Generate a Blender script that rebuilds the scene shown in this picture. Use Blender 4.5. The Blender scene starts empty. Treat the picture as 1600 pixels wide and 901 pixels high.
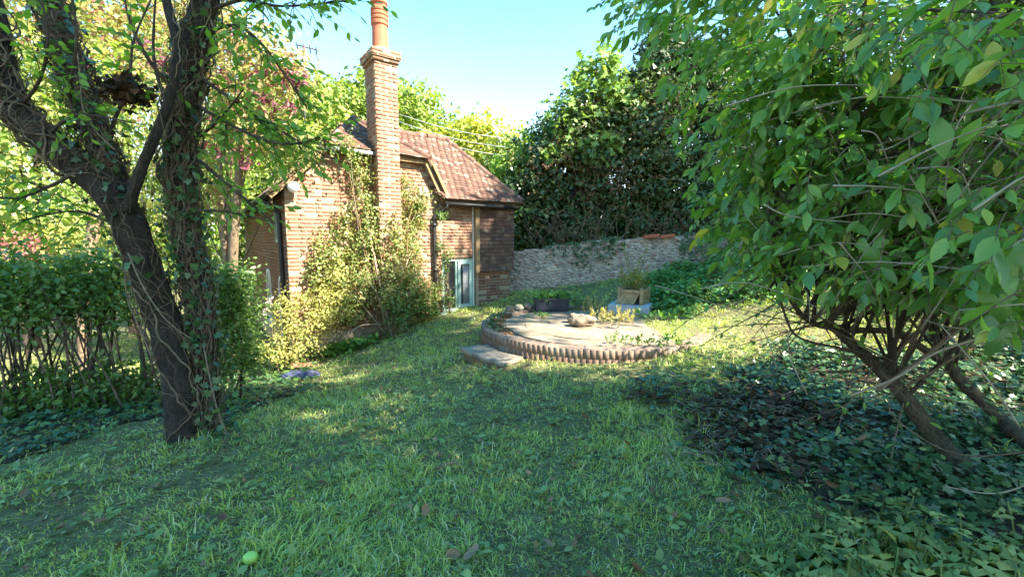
import bpy, bmesh, math, random
import numpy as np
from mathutils import Vector, Matrix, noise

rng = np.random.default_rng(7)
random.seed(7)
SC = bpy.context.scene
COL = SC.collection

# ------------------------------------------------------------------ camera, sky, sun, exposure
F = 667.0                                   # focal length in pixels of a 1600 wide picture
PITCH = math.atan(75.5 / F)
CAMZ = 1.6
cam = bpy.data.cameras.new('camera')
cam.sensor_width = 36.0
cam.lens = 36.0 * F / 1600.0
cam.clip_start = 0.02
cam.clip_end = 2000
camo = bpy.data.objects.new('camera', cam)
COL.objects.link(camo)
camo.location = (0, 0, CAMZ)
camo.rotation_euler = (math.pi / 2 - PITCH, 0, 0)
SC.camera = camo

SUN_EL = math.radians(43)
SUN_AZ = math.radians(117)                  # clockwise from +Y: from the right, a little behind the camera
SUN_DIR = Vector((math.sin(SUN_AZ) * math.cos(SUN_EL), math.cos(SUN_AZ) * math.cos(SUN_EL), math.sin(SUN_EL)))
W = bpy.data.worlds.new('World')
SC.world = W
W.use_nodes = True
wn = W.node_tree
sky = wn.nodes.new('ShaderNodeTexSky')
sky.sky_type = 'NISHITA'
sky.sun_disc = False
sky.sun_elevation = SUN_EL
sky.sun_rotation = SUN_AZ
sky.air_density = 1.0
sky.dust_density = 0.0
sky.ozone_density = 1.6
bg = wn.nodes['Background']
bg.inputs['Strength'].default_value = 0.15
hs = wn.nodes.new('ShaderNodeHueSaturation')
hs.inputs['Saturation'].default_value = 1.92
def vm(op, a, b):
    x = wn.nodes.new('ShaderNodeVectorMath'); x.operation = op
    for i, q in enumerate((a, b)):
        if isinstance(q, tuple): x.inputs[i].default_value = q
        else: wn.links.new(q, x.inputs[i])
    return x.outputs[0]
# the bright band near the horizon rolls off softly, all round
den = vm('ADD', vm('MULTIPLY', sky.outputs[0], (1 / 1.8,) * 3), (1, 1, 1))
wn.links.new(vm('DIVIDE', sky.outputs[0], den), hs.inputs['Color'])
wn.links.new(hs.outputs[0], bg.inputs['Color'])
sl = bpy.data.lights.new('sun', 'SUN')
sl.energy = 2.3
sl.angle = math.radians(0.5)
sl.color = (1.0, 0.91, 0.77)
so = bpy.data.objects.new('sun', sl)
COL.objects.link(so)
so.rotation_euler = SUN_DIR.to_track_quat('Z', 'Y').to_euler()
SC.view_settings.view_transform = 'Standard'
SC.view_settings.look = 'None'
SC.view_settings.exposure = 3.66
SC.view_settings.gamma = 1.0

# ------------------------------------------------------------------ photo measures -> world points
CP, SP = math.cos(PITCH), math.sin(PITCH)
def ray(u, v):
    r = (u - 800) / F
    t = (450.5 - v) / F
    return np.array([r, CP + t * SP, -SP + t * CP])
def P(u, v, Y):
    d = ray(u, v)
    p = d * (Y / d[1])
    p[2] += CAMZ
    return p

# terrain: thin plate spline through surveyed points
CTRL = np.array([
    (0, 0, 0), (0, 3, -.02), (2.6, 5.6, .17), (3.1, 6.3, .24), (.95, 5.1, .015), (-.2, 5.4, -.06), (-.6, 7.1, -.15), (3.1, 5.6, .16), (3.3, 7.4, .27),
    (.4, 9.2, -.0), (1.4, 9.3, .16), (2.6, 9.2, .3), (-2.75, 3.6, -.12), (-5.2, 4.6, -.38), (-3.6, 3.4, -.2),
    (-1.5, 1.5, -.05), (-4, 1, -.15), (-3.7, 7.4, -.75), (-4.6, 8.3, -.9), (-3.5, 8.4, -.68), (-2.9, 9.1, -.52),
    (-1.85, 10.1, -.19), (-.9, 10.7, -.08), (0, 11.3, .09), (.1, 12.4, .1), (2.5, 12, .4), (5.4, 11, 1.0),
    (4.7, 7, .62), (5.6, 5, .46), (4.2, 9, .72), (6.5, 8, 1.0), (3, 2.7, .1), (2, 2, .05), (4, 0, .15), (-7, 9, -1.05), (-10, 14, -1.2), (-8, 20, -1.2),
    (0, 25, .2), (8, 14, 1.2), (10, 8, 1.4), (8, 0, .5), (0, -5, 0), (-8, 0, -.6), (-10, 5, -.95), (8, -8, .3), (-8, -8, -.4),
    (12, 20, 1.2), (-16, 10, -1.3), (3, -3, .1), (-2.2, 6.3, -.42), (-1, 4.5, -.16)], float)
def _phi(r2):
    return np.where(r2 > 1e-12, 0.5 * r2 * np.log(np.maximum(r2, 1e-12)), 0)
_n = len(CTRL)
_K = _phi(((CTRL[:, None, :2] - CTRL[None, :, :2]) ** 2).sum(-1)) + np.eye(_n) * 0.06
_A = np.zeros((_n + 3, _n + 3))
_A[:_n, :_n] = _K
_A[:_n, _n] = 1
_A[:_n, _n + 1:] = CTRL[:, :2]
_A[_n:, :_n] = _A[:_n, _n:].T
_S = np.linalg.solve(_A, np.concatenate([CTRL[:, 2], np.zeros(3)]))
def H(x, y):
    x = np.asarray(x, float); y = np.asarray(y, float)
    sh = x.shape
    x = x.ravel(); y = y.ravel()
    out = np.empty_like(x)
    for i in range(0, len(x), 20000):
        a, b = x[i:i + 20000], y[i:i + 20000]
        r = np.hypot(a, b - 6)
        k = np.minimum(1, 17 / np.maximum(r, 1e-6))          # hold the edge value far out
        ca, cb = a * k, 6 + (b - 6) * k
        k2 = _phi((ca[:, None] - CTRL[None, :, 0]) ** 2 + (cb[:, None] - CTRL[None, :, 1]) ** 2)
        z = k2 @ _S[:_n] + _S[_n] + ca * _S[_n + 1] + cb * _S[_n + 2]
        z += 0.02 * np.sin(a * 2.3 + 1.1 * np.sin(b * 1.7)) * np.cos(b * 2.1 + .7)
        out[i:i + 20000] = z
    return out.reshape(sh)
def h(x, y):
    return float(H(np.array([x]), np.array([y]))[0])
def G(u, v):
    """the point where the sight line through a photo pixel meets the ground"""
    d = ray(u, v)
    ts = np.linspace(.6, 30, 600)
    pts = d[None] * ts[:, None]
    dz = pts[:, 2] + CAMZ - H(pts[:, 0], pts[:, 1])
    i = int(np.argmax(dz < 0)) if (dz < 0).any() else len(ts) - 1
    t = ts[i]
    p = d * t
    return np.array([p[0], p[1], h(p[0], p[1])])

# ------------------------------------------------------------------ object helpers
OFF = {}
def V3(p):
    return Vector((float(p[0]), float(p[1]), float(p[2])))
def tag(o, label=None, cat=None, group=None, kind=None):
    if label: o['label'] = label
    if cat: o['category'] = cat
    if group: o['group'] = group
    if kind: o['kind'] = kind
    return o
def thing(name, label, cat, loc, group=None):
    o = bpy.data.objects.new(name, None)
    o.empty_display_size = .2
    o.location = V3(loc)
    COL.objects.link(o)
    OFF[o.name] = V3(loc)
    return tag(o, label, cat, group)
def link_mesh(name, me, parent=None, loc=None, kind=None):
    """mesh given in world coordinates; stored relative to its thing's base"""
    off = OFF[parent.name] if parent else (V3(loc) if loc is not None else Vector((0, 0, 0)))
    me.transform(Matrix.Translation(-off))
    o = bpy.data.objects.new(name, me)
    COL.objects.link(o)
    if parent:
        o.parent = parent
    else:
        o.location = off
    OFF[o.name] = off
    if kind: o['kind'] = kind
    return o
def np_mesh(name, V, T, mat, smooth=False):
    V = np.ascontiguousarray(V, np.float32); T = np.ascontiguousarray(T, np.int32)
    k = T.shape[1]
    me = bpy.data.meshes.new(name)
    me.vertices.add(len(V)); me.vertices.foreach_set('co', V.ravel())
    me.loops.add(T.size); me.loops.foreach_set('vertex_index', T.ravel())
    me.polygons.add(len(T)); me.polygons.foreach_set('loop_start', np.arange(0, T.size, k, dtype=np.int32))
    me.update(calc_edges=True)
    if smooth:
        me.polygons.foreach_set('use_smooth', np.ones(len(T), bool))
    me.materials.append(mat)
    return me

class MB:
    def __init__(s): s.v = []; s.f = []
    def poly(s, pts, flip=False):
        b = len(s.v); s.v += [tuple(map(float, p)) for p in pts]
        r = list(range(b, b + len(pts)))
        s.f.append(r[::-1] if flip else r)
    def hexa(s, a, b):
        """two quads a and b joined to a closed solid"""
        k = len(s.v); n = len(a)
        s.v += [tuple(map(float, p)) for p in list(a) + list(b)]
        s.f.append([k + i for i in range(n)][::-1]); s.f.append([k + n + i for i in range(n)])
        for i in range(n):
            j = (i + 1) % n
            s.f.append([k + i, k + j, k + n + j, k + n + i])
    def box(s, c, ex, ey, ez):
        c, ex, ey, ez = (np.array(q, float) for q in (c, ex, ey, ez))
        q = [(-.5, -.5), (.5, -.5), (.5, .5), (-.5, .5)]
        s.hexa([c + ex * a + ey * b - ez * .5 for a, b in q], [c + ex * a + ey * b + ez * .5 for a, b in q])
    def tube(s, pts, rad, n=8, cap=True, wob=0, ns=0):
        pts = [np.array(p, float) for p in pts]
        m = len(pts)
        if np.isscalar(rad): rad = [rad] * m
        k = len(s.v)
        up = None
        for i in range(m):
            t = pts[min(i + 1, m - 1)] - pts[max(i - 1, 0)]
            t /= (np.linalg.norm(t) + 1e-9)
            if up is None:
                up = np.array([0, 0, 1.]) if abs(t[2]) < .9 else np.array([1., 0, 0])
            a = np.cross(t, up); a /= (np.linalg.norm(a) + 1e-9)
            b = np.cross(a, t); up = b
            for j in range(n):
                w = 2 * math.pi * j / n
                d = a * math.cos(w) + b * math.sin(w)
                r = rad[i]
                if wob:
                    q = pts[i] + d * r
                    r *= 1 + wob * noise.noise(Vector(q) * ns) + wob * .5 * noise.noise(Vector((q[0] * ns * 3, q[1] * ns * 3, q[2] * ns)))
                s.v.append(tuple(pts[i] + d * r))
        for i in range(m - 1):
            for j in range(n):
                j2 = (j + 1) % n
                s.f.append([k + i * n + j, k + i * n + j2, k + (i + 1) * n + j2, k + (i + 1) * n + j])
        if cap:
            s.f.append([k + j for j in range(n)][::-1])
            s.f.append([k + (m - 1) * n + j for j in range(n)])
    def lathe(s, c, prof, n=20):
        k = len(s.v)
        for r, z in prof:
            for j in range(n):
                w = 2 * math.pi * j / n
                s.v.append((c[0] + r * math.cos(w), c[1] + r * math.sin(w), c[2] + z))
        for i in range(len(prof) - 1):
            for j in range(n):
                j2 = (j + 1) % n
                s.f.append([k + i * n + j, k + i * n + j2, k + (i + 1) * n + j2, k + (i + 1) * n + j])
        s.f.append([k + j for j in range(n)][::-1])
        s.f.append([k + (len(prof) - 1) * n + j for j in range(n)])
    def mesh(s, name, mat, smooth=False):
        me = bpy.data.meshes.new(name)
        me.from_pydata(s.v, [], s.f)
        me.update()
        bm = bmesh.new(); bm.from_mesh(me)
        bmesh.ops.recalc_face_normals(bm, faces=bm.faces)
        bm.to_mesh(me); bm.free()
        if smooth:
            me.polygons.foreach_set('use_smooth', np.ones(len(me.polygons), bool))
        me.materials.append(mat)
        return me
    def part(s, name, mat, parent=None, smooth=False, loc=None, kind=None):
        return link_mesh(name, s.mesh(name, mat, smooth), parent, loc, kind)

def catmull(pts, sub=6):
    pts = [np.array(p, float) for p in pts]
    out = []
    for i in range(len(pts) - 1):
        p0, p1, p2, p3 = pts[max(i - 1, 0)], pts[i], pts[i + 1], pts[min(i + 2, len(pts) - 1)]
        for k in range(sub):
            t = k / sub
            out.append(.5 * (2 * p1 + (p2 - p0) * t + (2 * p0 - 5 * p1 + 4 * p2 - p3) * t * t + (3 * p1 - p0 - 3 * p2 + p3) * t ** 3))
    out.append(pts[-1])
    return out

def ubox(bev=0.0):
    bm = bmesh.new(); bmesh.ops.create_cube(bm, size=1)
    if bev: bmesh.ops.bevel(bm, geom=bm.edges[:], offset=bev, segments=1, affect='EDGES')
    bmesh.ops.triangulate(bm, faces=bm.faces[:])
    V = np.array([v.co for v in bm.verts]); T = np.array([[v.index for v in f.verts] for f in bm.faces])
    bm.free()
    return V, T
WEDGE = ubox(.012); WEDGE[0][:, 0] *= 1 - .115 * (.5 - WEDGE[0][:, 1])
BOX = ubox(); BBOX = ubox(.012)
def mat4(c, ex, ey, ez):
    m = np.eye(4); m[:3, 0] = ex; m[:3, 1] = ey; m[:3, 2] = ez; m[:3, 3] = c
    return m
def size_on_picture(m):
    c = m[:3, 3] - np.array([0, 0, CAMZ])
    dep = max(c[1] * CP - c[2] * SP, .05)
    return max(np.linalg.norm(np.cross(m[:3, i], c / np.linalg.norm(c))) for i in range(3)) / dep
def pieces(items, tpl, name, rest, parent, mat, cap=300, seen=None):
    """the pieces that show largest become objects sharing one mesh, the others one joined part"""
    if not items: return
    items = list(items)
    sc = np.array([size_on_picture(m) for m in items])
    if seen is not None: sc = sc * np.array([1.0 if seen(m) else .05 for m in items])
    order = np.argsort(-sc)
    me = np_mesh(name, tpl[0], tpl[1], mat)
    off = OFF[parent.name]
    T = Matrix.Translation(-off)
    for i in order[:cap]:
        o = bpy.data.objects.new(name, me)
        COL.objects.link(o); o.parent = parent
        o.matrix_basis = T @ Matrix(items[i].tolist())
    left = order[cap:]
    if len(left):
        M = np.array([items[i] for i in left])
        V = np.einsum('nij,kj->nki', M[:, :3, :3], tpl[0]) + M[:, None, :3, 3]
        k = len(tpl[0])
        Tt = tpl[1][None] + (np.arange(len(left)) * k)[:, None, None]
        link_mesh(rest, np_mesh(rest, V.reshape(-1, 3), Tt.reshape(-1, 3), mat), parent, kind='stuff')

# ------------------------------------------------------------------ materials
class NT:
    def __init__(s, name):
        s.m = bpy.data.materials.new(name); s.m.use_nodes = True
        s.t = s.m.node_tree; s.b = s.t.nodes['Principled BSDF']; s.o = s.t.nodes['Material Output']
    def n(s, kind, **kw):
        x = s.t.nodes.new('ShaderNode' + kind)
        for k, v in kw.items(): setattr(x, k, v)
        return x
    def l(s, a, b): s.t.links.new(a, b)
    def noise(s, scale, detail=4, vec=None, rough=.6):
        x = s.n('TexNoise'); x.inputs['Scale'].default_value = scale; x.inputs['Detail'].default_value = detail
        x.inputs['Roughness'].default_value = rough
        s.l(vec if vec is not None else s.pos(), x.inputs['Vector'])
        return x.outputs['Fac']
    def pos(s):
        return s.n('NewGeometry').outputs['Position']
    def ramp(s, fac, stops):
        x = s.n('ValToRGB'); e = x.color_ramp.elements
        while len(e) < len(stops): e.new(.5)
        for i, (p, c) in enumerate(stops):
            e[i].position = p; e[i].color = (*c, 1)
        s.l(fac, x.inputs[0]); return x.outputs[0]
    def math(s, op, a, b=None, clamp=False):
        x = s.n('Math', operation=op); x.use_clamp = clamp
        for i, q in enumerate((a, b)):
            if q is None: continue
            if isinstance(q, (int, float)): x.inputs[i].default_value = q
            else: s.l(q, x.inputs[i])
        return x.outputs[0]
    def mix(s, fac, a, b, mode='MIX'):
        x = s.n('MixRGB', blend_type=mode)
        for i, q in enumerate((fac, a, b)):
            if isinstance(q, (int, float)): x.inputs[i].default_value = q
            elif isinstance(q, tuple): x.inputs[i].default_value = (*q, 1)
            else: s.l(q, x.inputs[i])
        return x.outputs[0]
    def rnd(s):
        """a random number per separate piece, whether its own object or one island of a joined mesh"""
        return s.math('FRACT', s.math('ADD', s.n('NewGeometry').outputs['Random Per Island'], s.n('ObjectInfo').outputs['Random']))
    def bump(s, hgt, strength=.4, dist=.02):
        x = s.n('Bump'); x.inputs['Strength'].default_value = strength; x.inputs['Distance'].default_value = dist
        s.l(hgt, x.inputs['Height']); s.l(x.outputs[0], s.b.inputs['Normal'])
    def base(s, c, rough=.8, spec=.3):
        if isinstance(c, tuple): s.b.inputs['Base Color'].default_value = (*c, 1)
        else: s.l(c, s.b.inputs['Base Color'])
        s.b.inputs['Roughness'].default_value = rough
        s.b.inputs['Specular IOR Level'].default_value = spec
        return s
def evenly(cols):
    n = len(cols)
    return [(i / max(n - 1, 1), c) for i, c in enumerate(cols)]
def leaf_mat(name, cols, trans=.38, rough=.42, spec=.4, tcol=(1.25, 1.3, .55), stops=None, gain=(1.6, 1.55, 1.25)):
    t = NT(name)
    r = t.rnd()
    st = stops or evenly(cols)
    st = [(p, tuple(min(x * g, .6) for x, g in zip(q, gain))) for p, q in st]
    c = t.ramp(r, st)
    c = t.mix(.35, c, t.ramp(t.noise(2.2, 3), [(.3, (.62, .66, .6)), (.7, (1, 1, 1))]), 'MULTIPLY')
    t.base(c, rough, spec)
    t.bump(t.noise(60, 3), .25, .004)
    tr = t.n('BsdfTranslucent')
    t.l(t.mix(1.0, c, tcol, 'MULTIPLY'), tr.inputs['Color'])
    mx = t.n('MixShader'); mx.inputs[0].default_value = trans
    t.l(t.b.outputs[0], mx.inputs[1]); t.l(tr.outputs[0], mx.inputs[2]); t.l(mx.outputs[0], t.o.inputs['Surface'])
    return t.m
def plain(name, col, rough=.7, spec=.3, var=.25, scale=14, bump=.2, dist=.01, col2=None, metal=0):
    t = NT(name)
    f = t.noise(scale, 5)
    a = tuple(x * (1 - var) for x in col); b = col2 or tuple(min(x * (1 + var), 1) for x in col)
    t.base(t.ramp(f, [(.3, a), (.7, b)]), rough, spec)
    t.b.inputs['Metallic'].default_value = metal
    if bump: t.bump(t.noise(scale * 3, 5), bump, dist)
    return t.m

M = {}
def brick_mat(name, cols, dirt=.5):
    t = NT(name)
    c = t.ramp(t.rnd(), evenly(cols))
    f = t.noise(38, 5)
    c = t.mix(.55, c, t.ramp(f, [(.3, (.55, .5, .48)), (.65, (1, 1, 1))]), 'MULTIPLY')
    big = t.noise(1.3, 4)
    c = t.mix(t.ramp(big, [(.5, (0, 0, 0)), (.72, (dirt, dirt, dirt))]), c, (.22, .2, .16))
    t.base(c, .88, .2); t.bump(t.noise(70, 5), .5, .006)
    return t.m
M['brick'] = brick_mat('brick', [(.33, .155, .095), (.36, .18, .11), (.28, .135, .085), (.37, .20, .125), (.31, .155, .10), (.345, .155, .09), (.25, .135, .10), (.37, .195, .13)], .5)
M['patio_brick'] = brick_mat('patio_brick', [(.19, .135, .10), (.22, .155, .115), (.165, .11, .085), (.20, .14, .10), (.24, .18, .135)], .9)
M['ring_brick'] = brick_mat('ring_brick', [(.15, .09, .065), (.19, .115, .08), (.12, .075, .06), (.17, .10, .07), (.20, .14, .10)], .9)
M['brick_old'] = brick_mat('brick_old', [(.20, .09, .06), (.26, .13, .08), (.14, .075, .06), (.24, .10, .06), (.18, .12, .08), (.28, .16, .11)], .7)
M['mortar'] = plain('mortar', (.33, .25, .17), .95, .1, .25, 24, .4)
M['ring_mortar'] = plain('ring_mortar', (.195, .14, .105), .95, .1, .35, 20, .5)
M['plinth'] = plain('plinth', (.30, .25, .18), .95, .1, .35, 9, .5)
def tile_mat(name, cols, lichen):
    t = NT(name)
    c = t.ramp(t.rnd(), evenly(cols))
    c = t.mix(.5, c, t.ramp(t.noise(30, 5), [(.3, (.5, .48, .48)), (.7, (1, 1, 1))]), 'MULTIPLY')
    f = t.noise(5.5, 6)
    k = t.ramp(f, [(.56, (0, 0, 0)), (.66, (lichen, lichen, lichen))])
    c = t.mix(k, c, (.42, .39, .30))
    t.base(c, .85, .25); t.bump(t.noise(60, 5), .4, .005)
    return t.m
M['roof_tile'] = tile_mat('roof_tile', [(.15, .080, .056), (.12, .066, .05), (.175, .096, .066), (.10, .06, .047), (.16, .083, .057), (.135, .09, .07)], .6)
M['hung_tile'] = tile_mat('hung_tile', [(.12, .065, .05), (.10, .058, .05), (.155, .08, .055), (.115, .068, .055), (.085, .05, .045), (.20, .115, .075), (.105, .06, .05)], .25)
M['terracotta'] = plain('terracotta', (.42, .13, .07), .8, .25, .2, 9, .2)
M['coping_red'] = plain('coping_red', (.46, .12, .06), .8, .25, .15, 9, .2)
M['teal'] = plain('teal_paint', (.33, .45, .40), .5, .4, .1, 8, .06)
M['white'] = plain('white_paint', (.8, .8, .77), .5, .4, .05, 8, 0)
M['grey_plastic'] = plain('grey_plastic', (.45, .45, .45), .5, .4, .1, 8, 0)
M['black_metal'] = plain('black_metal', (.022, .02, .02), .45, .45, .3, 10, .1)
M['timber'] = plain('timber', (.27, .18, .09), .8, .25, .35, 7, .4)
M['dark_timber'] = plain('dark_timber', (.10, .065, .04), .85, .2, .3, 9, .3)
M['aerial'] = plain('aerial_metal', (.10, .095, .12), .5, .4, .2, 9, 0)
M['lead'] = plain('lead', (.30, .31, .33), .6, .4, .2, 9, .1)
M['interior'] = plain('interior_dark', (.03, .028, .025), .9, .1, .2, 5, 0)
M['curtain'] = plain('curtain', (.74, .74, .78), .9, .1, .15, 5, .1)
def glass():
    t = NT('window_glass')
    t.base((.05, .055, .06), .06, .8)
    t.b.inputs['Alpha'].default_value = 1
    gl = t.n('BsdfTransparent'); mx = t.n('MixShader'); mx.inputs[0].default_value = .72
    t.l(t.b.outputs[0], mx.inputs[1]); t.l(gl.outputs[0], mx.inputs[2]); t.l(mx.outputs[0], t.o.inputs['Surface'])
    return t.m
M['glass'] = glass()
M['pane'] = plain('far_pane', (.10, .13, .14), .1, .7, .3, 3, 0)
def flint_mat():
    t = NT('flint')
    c = t.ramp(t.rnd(), evenly([(.34, .28, .24), (.54, .45, .39), (.17, .15, .14), (.60, .51, .43), (.42, .27, .21), (.46, .38, .33), (.38, .18, .13), (.62, .55, .48), (.48, .32, .26), (.55, .47, .41)]))
    c = t.mix(.5, c, t.ramp(t.noise(26, 5), [(.35, (.45, .45, .45)), (.6, (1, 1, 1))]), 'MULTIPLY')
    t.base(c, .75, .35); t.bump(t.noise(40, 5), .6, .01)
    return t.m
M['flint'] = flint_mat()
M['wall_mortar'] = plain('wall_mortar', (.40, .335, .27), .95, .1, .45, 6, .6, .02)
def paving_mat():
    t = NT('paving')
    c = t.ramp(t.rnd(), evenly([(.25, .20, .145), (.29, .235, .17), (.23, .185, .14), (.27, .215, .155)]))
    f = t.noise(3.2, 6)
    c = t.mix(t.ramp(f, [(.42, (0, 0, 0)), (.62, (.75, .75, .75))]), c, (.15, .125, .075))
    c = t.mix(.4, c, t.ramp(t.noise(45, 5), [(.3, (.55, .55, .55)), (.65, (1, 1, 1))]), 'MULTIPLY')
    t.base(c, .9, .2); t.bump(t.noise(35, 6), .5, .01)
    return t.m
M['paving'] = paving_mat()
M['slab'] = plain('slab_stone', (.20, .165, .125), .9, .2, .45, 7, .5, .01)
M['concrete'] = plain('concrete', (.36, .38, .40), .85, .25, .2, 9, .3)
M['trough'] = plain('trough_plastic', (.035, .036, .05), .6, .35, .4, 12, .1)
M['planter_wood'] = plain('planter_wood', (.30, .22, .12), .85, .2, .35, 11, .5)
M['stone'] = plain('stone', (.21, .165, .115), .9, .2, .4, 12, .8, .03)
M['soil'] = plain('soil', (.05, .038, .026), .95, .1, .3, 20, .6)
def bark(name, c1, c2, scale=9, strength=1.0):
    t = NT(name)
    mp = t.n('Mapping'); mp.inputs['Scale'].default_value = (1, 1, .35)
    t.l(t.pos(), mp.inputs['Vector'])
    f = t.noise(scale, 7, mp.outputs[0], .7)
    g = t.noise(scale * 4, 5, mp.outputs[0], .7)
    c = t.ramp(f, [(.3, c1), (.68, c2)])
    c = t.mix(.5, c, t.ramp(g, [(.35, (.4, .4, .4)), (.6, (1, 1, 1))]), 'MULTIPLY')
    t.base(c, .85, .25)
    t.bump(t.math('ADD', f, g), strength, .03)
    return t.m
M['bark'] = bark('bark', (.022, .017, .013), (.085, .066, .05), 14)
M['bark_light'] = bark('bark_light', (.16, .11, .07), (.34, .25, .16), 12, .6)
M['bark_shrub'] = bark('bark_shrub', (.045, .035, .022), (.17, .135, .085), 16, 1.0)
M['vine'] = plain('vine_stem', (.13, .09, .06), .85, .2, .4, 20, .3)
M['twig'] = plain('twig', (.15, .11, .075), .85, .2, .4, 12, .2)
M['vine_pale'] = plain('vine_pale', (.17, .13, .085), .85, .2, .4, 20, .3)
M['twig_pale'] = plain('twig_pale', (.30, .25, .18), .85, .2, .3, 12, .2)
M['twig_dark'] = plain('twig_dark', (.06, .045, .033), .85, .2, .4, 12, .2)
M['rose_stem'] = plain('rose_stem', (.17, .12, .06), .8, .2, .3, 14, .2)
M['sack'] = plain('sack_plastic', (.02, .022, .045), .4, .4, .6, 9, .6, .02, (.09, .105, .20))
M['rust_wood'] = plain('weathered_board', (.32, .17, .09), .85, .2, .3, 8, .3)
M['fruit'] = plain('green_fruit', (.28, .50, .09), .35, .5, .15, 9, 0)
M['dead_leaf'] = leaf_mat('dead_leaf', [(.17, .08, .04), (.26, .14, .075), (.32, .20, .12), (.12, .06, .035), (.30, .15, .05)], .15, .7, .2, (1.1, .9, .6), gain=(1, 1, 1))
M['thatch'] = leaf_mat('thatch', [(.20, .16, .085), (.30, .25, .14), (.14, .12, .06), (.38, .31, .19), (.16, .19, .06), (.10, .08, .045)], .2, .7, .2, (1.1, 1, .7), gain=(1, 1, 1))
M['old_leaf'] = leaf_mat('withered_leaf', [(.05, .03, .018), (.09, .052, .028), (.13, .08, .045), (.04, .026, .018), (.075, .055, .022)], .12, .7, .2, (1.1, .9, .6), gain=(1, 1, 1))
M['grass'] = leaf_mat('grass', None, .36, .42, .5, (1.2, 1.25, .5), stops=[(0, (.10, .17, .045)), (.3, (.13, .22, .055)), (.6, (.165, .255, .07)), (.8, (.21, .29, .085)), (.88, (.34, .29, .16)), (1, (.44, .36, .21))], gain=(3.2, 2.4, 2.1))
M['ivy'] = leaf_mat('ivy_leaf', [(.018, .045, .022), (.026, .062, .028), (.042, .09, .034), (.02, .05, .024), (.065, .12, .05)], .12, .34, .45)
M['ivy_light'] = leaf_mat('ivy_leaf_light', [(.035, .10, .03), (.06, .15, .04), (.12, .24, .05), (.045, .12, .05)], .32, .35, .45)
M['shrub_leaf'] = leaf_mat('shrub_leaf', None, .44, .36, .6, (1.4, 1.5, .4), stops=[(0, (.065, .14, .05)), (.4, (.09, .19, .055)), (.75, (.12, .24, .06)), (.93, (.17, .28, .06)), (1, (.32, .29, .06))])
M['nettle_leaf'] = leaf_mat('nettle_leaf', [(.065, .10, .035), (.15, .20, .075), (.10, .15, .055), (.20, .25, .10), (.04, .07, .025), (.13, .19, .06)], .25, .5, .45)
M['cherry_leaf'] = leaf_mat('cherry_leaf', [(.085, .17, .035), (.12, .23, .045), (.16, .27, .055), (.075, .15, .04), (.24, .28, .05)], .5, .4, .4, (1.4, 1.5, .4))
M['hedge_leaf'] = leaf_mat('hedge_leaf', [(.045, .09, .025), (.066, .125, .033), (.095, .165, .042), (.055, .105, .03)], .36, .35, .45)
M['gold_leaf'] = leaf_mat('golden_leaf', [(.22, .26, .07), (.30, .30, .10), (.16, .22, .06), (.34, .30, .15), (.26, .24, .11)], .42, .5, .3, (1.2, 1.1, .6))
M['rose_leaf'] = leaf_mat('rose_leaf', [(.09, .14, .045), (.13, .185, .055), (.18, .22, .075), (.07, .11, .035), (.16, .18, .075), (.24, .17, .09), (.11, .155, .05)], .34, .4, .4)
M['plum_leaf'] = leaf_mat('plum_leaf', [(.15, .21, .06), (.20, .25, .07), (.25, .10, .11), (.17, .22, .07), (.24, .27, .10), (.32, .20, .17), (.14, .19, .05), (.20, .24, .07)], .5, .45, .35, (1.4, 1.1, .9))
M['purple_leaf'] = leaf_mat('purple_leaf', [(.22, .06, .10), (.30, .11, .15), (.16, .05, .08), (.36, .18, .2)], .45, .45, .35, (1.3, .9, 1), gain=(1, 1, 1))
M['maple_leaf'] = leaf_mat('maple_leaf', [(.42, .09, .11), (.5, .18, .2), (.34, .06, .08), (.45, .28, .25), (.2, .2, .08)], .5, .5, .3, (1.3, .85, .85), gain=(1, 1, 1))
M['lime_leaf'] = leaf_mat('lime_leaf', [(.14, .22, .06), (.19, .26, .08), (.11, .18, .05), (.24, .26, .12), (.26, .24, .16)], .5, .45, .35, (1.3, 1.3, .5))
M['wood_leaf'] = leaf_mat('woodland_leaf', [(.09, .15, .035), (.13, .19, .045), (.17, .22, .05), (.075, .13, .035), (.21, .22, .06)], .36, .5, .3)
M['yellow_leaf'] = leaf_mat('yellow_leaf', [(.24, .27, .05), (.30, .30, .06), (.19, .23, .05)], .4, .5, .3)
M['dark_leaf'] = leaf_mat('dark_ivy_tree_leaf', [(.03, .055, .022), (.045, .08, .03), (.065, .105, .036), (.038, .068, .028), (.03, .06, .025), (.10, .08, .04), (.055, .095, .034), (.036, .065, .026)], .24, .34, .45)
M['creeper_leaf'] = leaf_mat('creeper_leaf', [(.10, .05, .035), (.15, .085, .05), (.075, .045, .03), (.12, .10, .045)], .3, .5, .3)
M['conifer'] = leaf_mat('conifer_needle', [(.02, .04, .016), (.03, .055, .02), (.045, .07, .026)], .15, .55, .3)
M['sycamore_leaf'] = leaf_mat('sycamore_leaf', [(.09, .17, .05), (.13, .22, .06), (.17, .25, .08), (.10, .18, .06)], .36, .4, .4)
M['rose_orange'] = leaf_mat('rose_petal_orange', [(.8, .22, .12), (.75, .28, .16)], .3, .6, .2, (1, .8, .6))
M['rose_pink'] = leaf_mat('rose_petal_pink', [(.75, .28, .33), (.8, .42, .45)], .3, .6, .2, (1, .8, .8))
M['berry_spray'] = leaf_mat('dry_spray', [(.27, .23, .11), (.33, .29, .16), (.22, .22, .09)], .4, .6, .2)
M['light_disc'] = plain('lamp_cover', (.85, .85, .83), .35, .5, .03, 5, 0)
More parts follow.
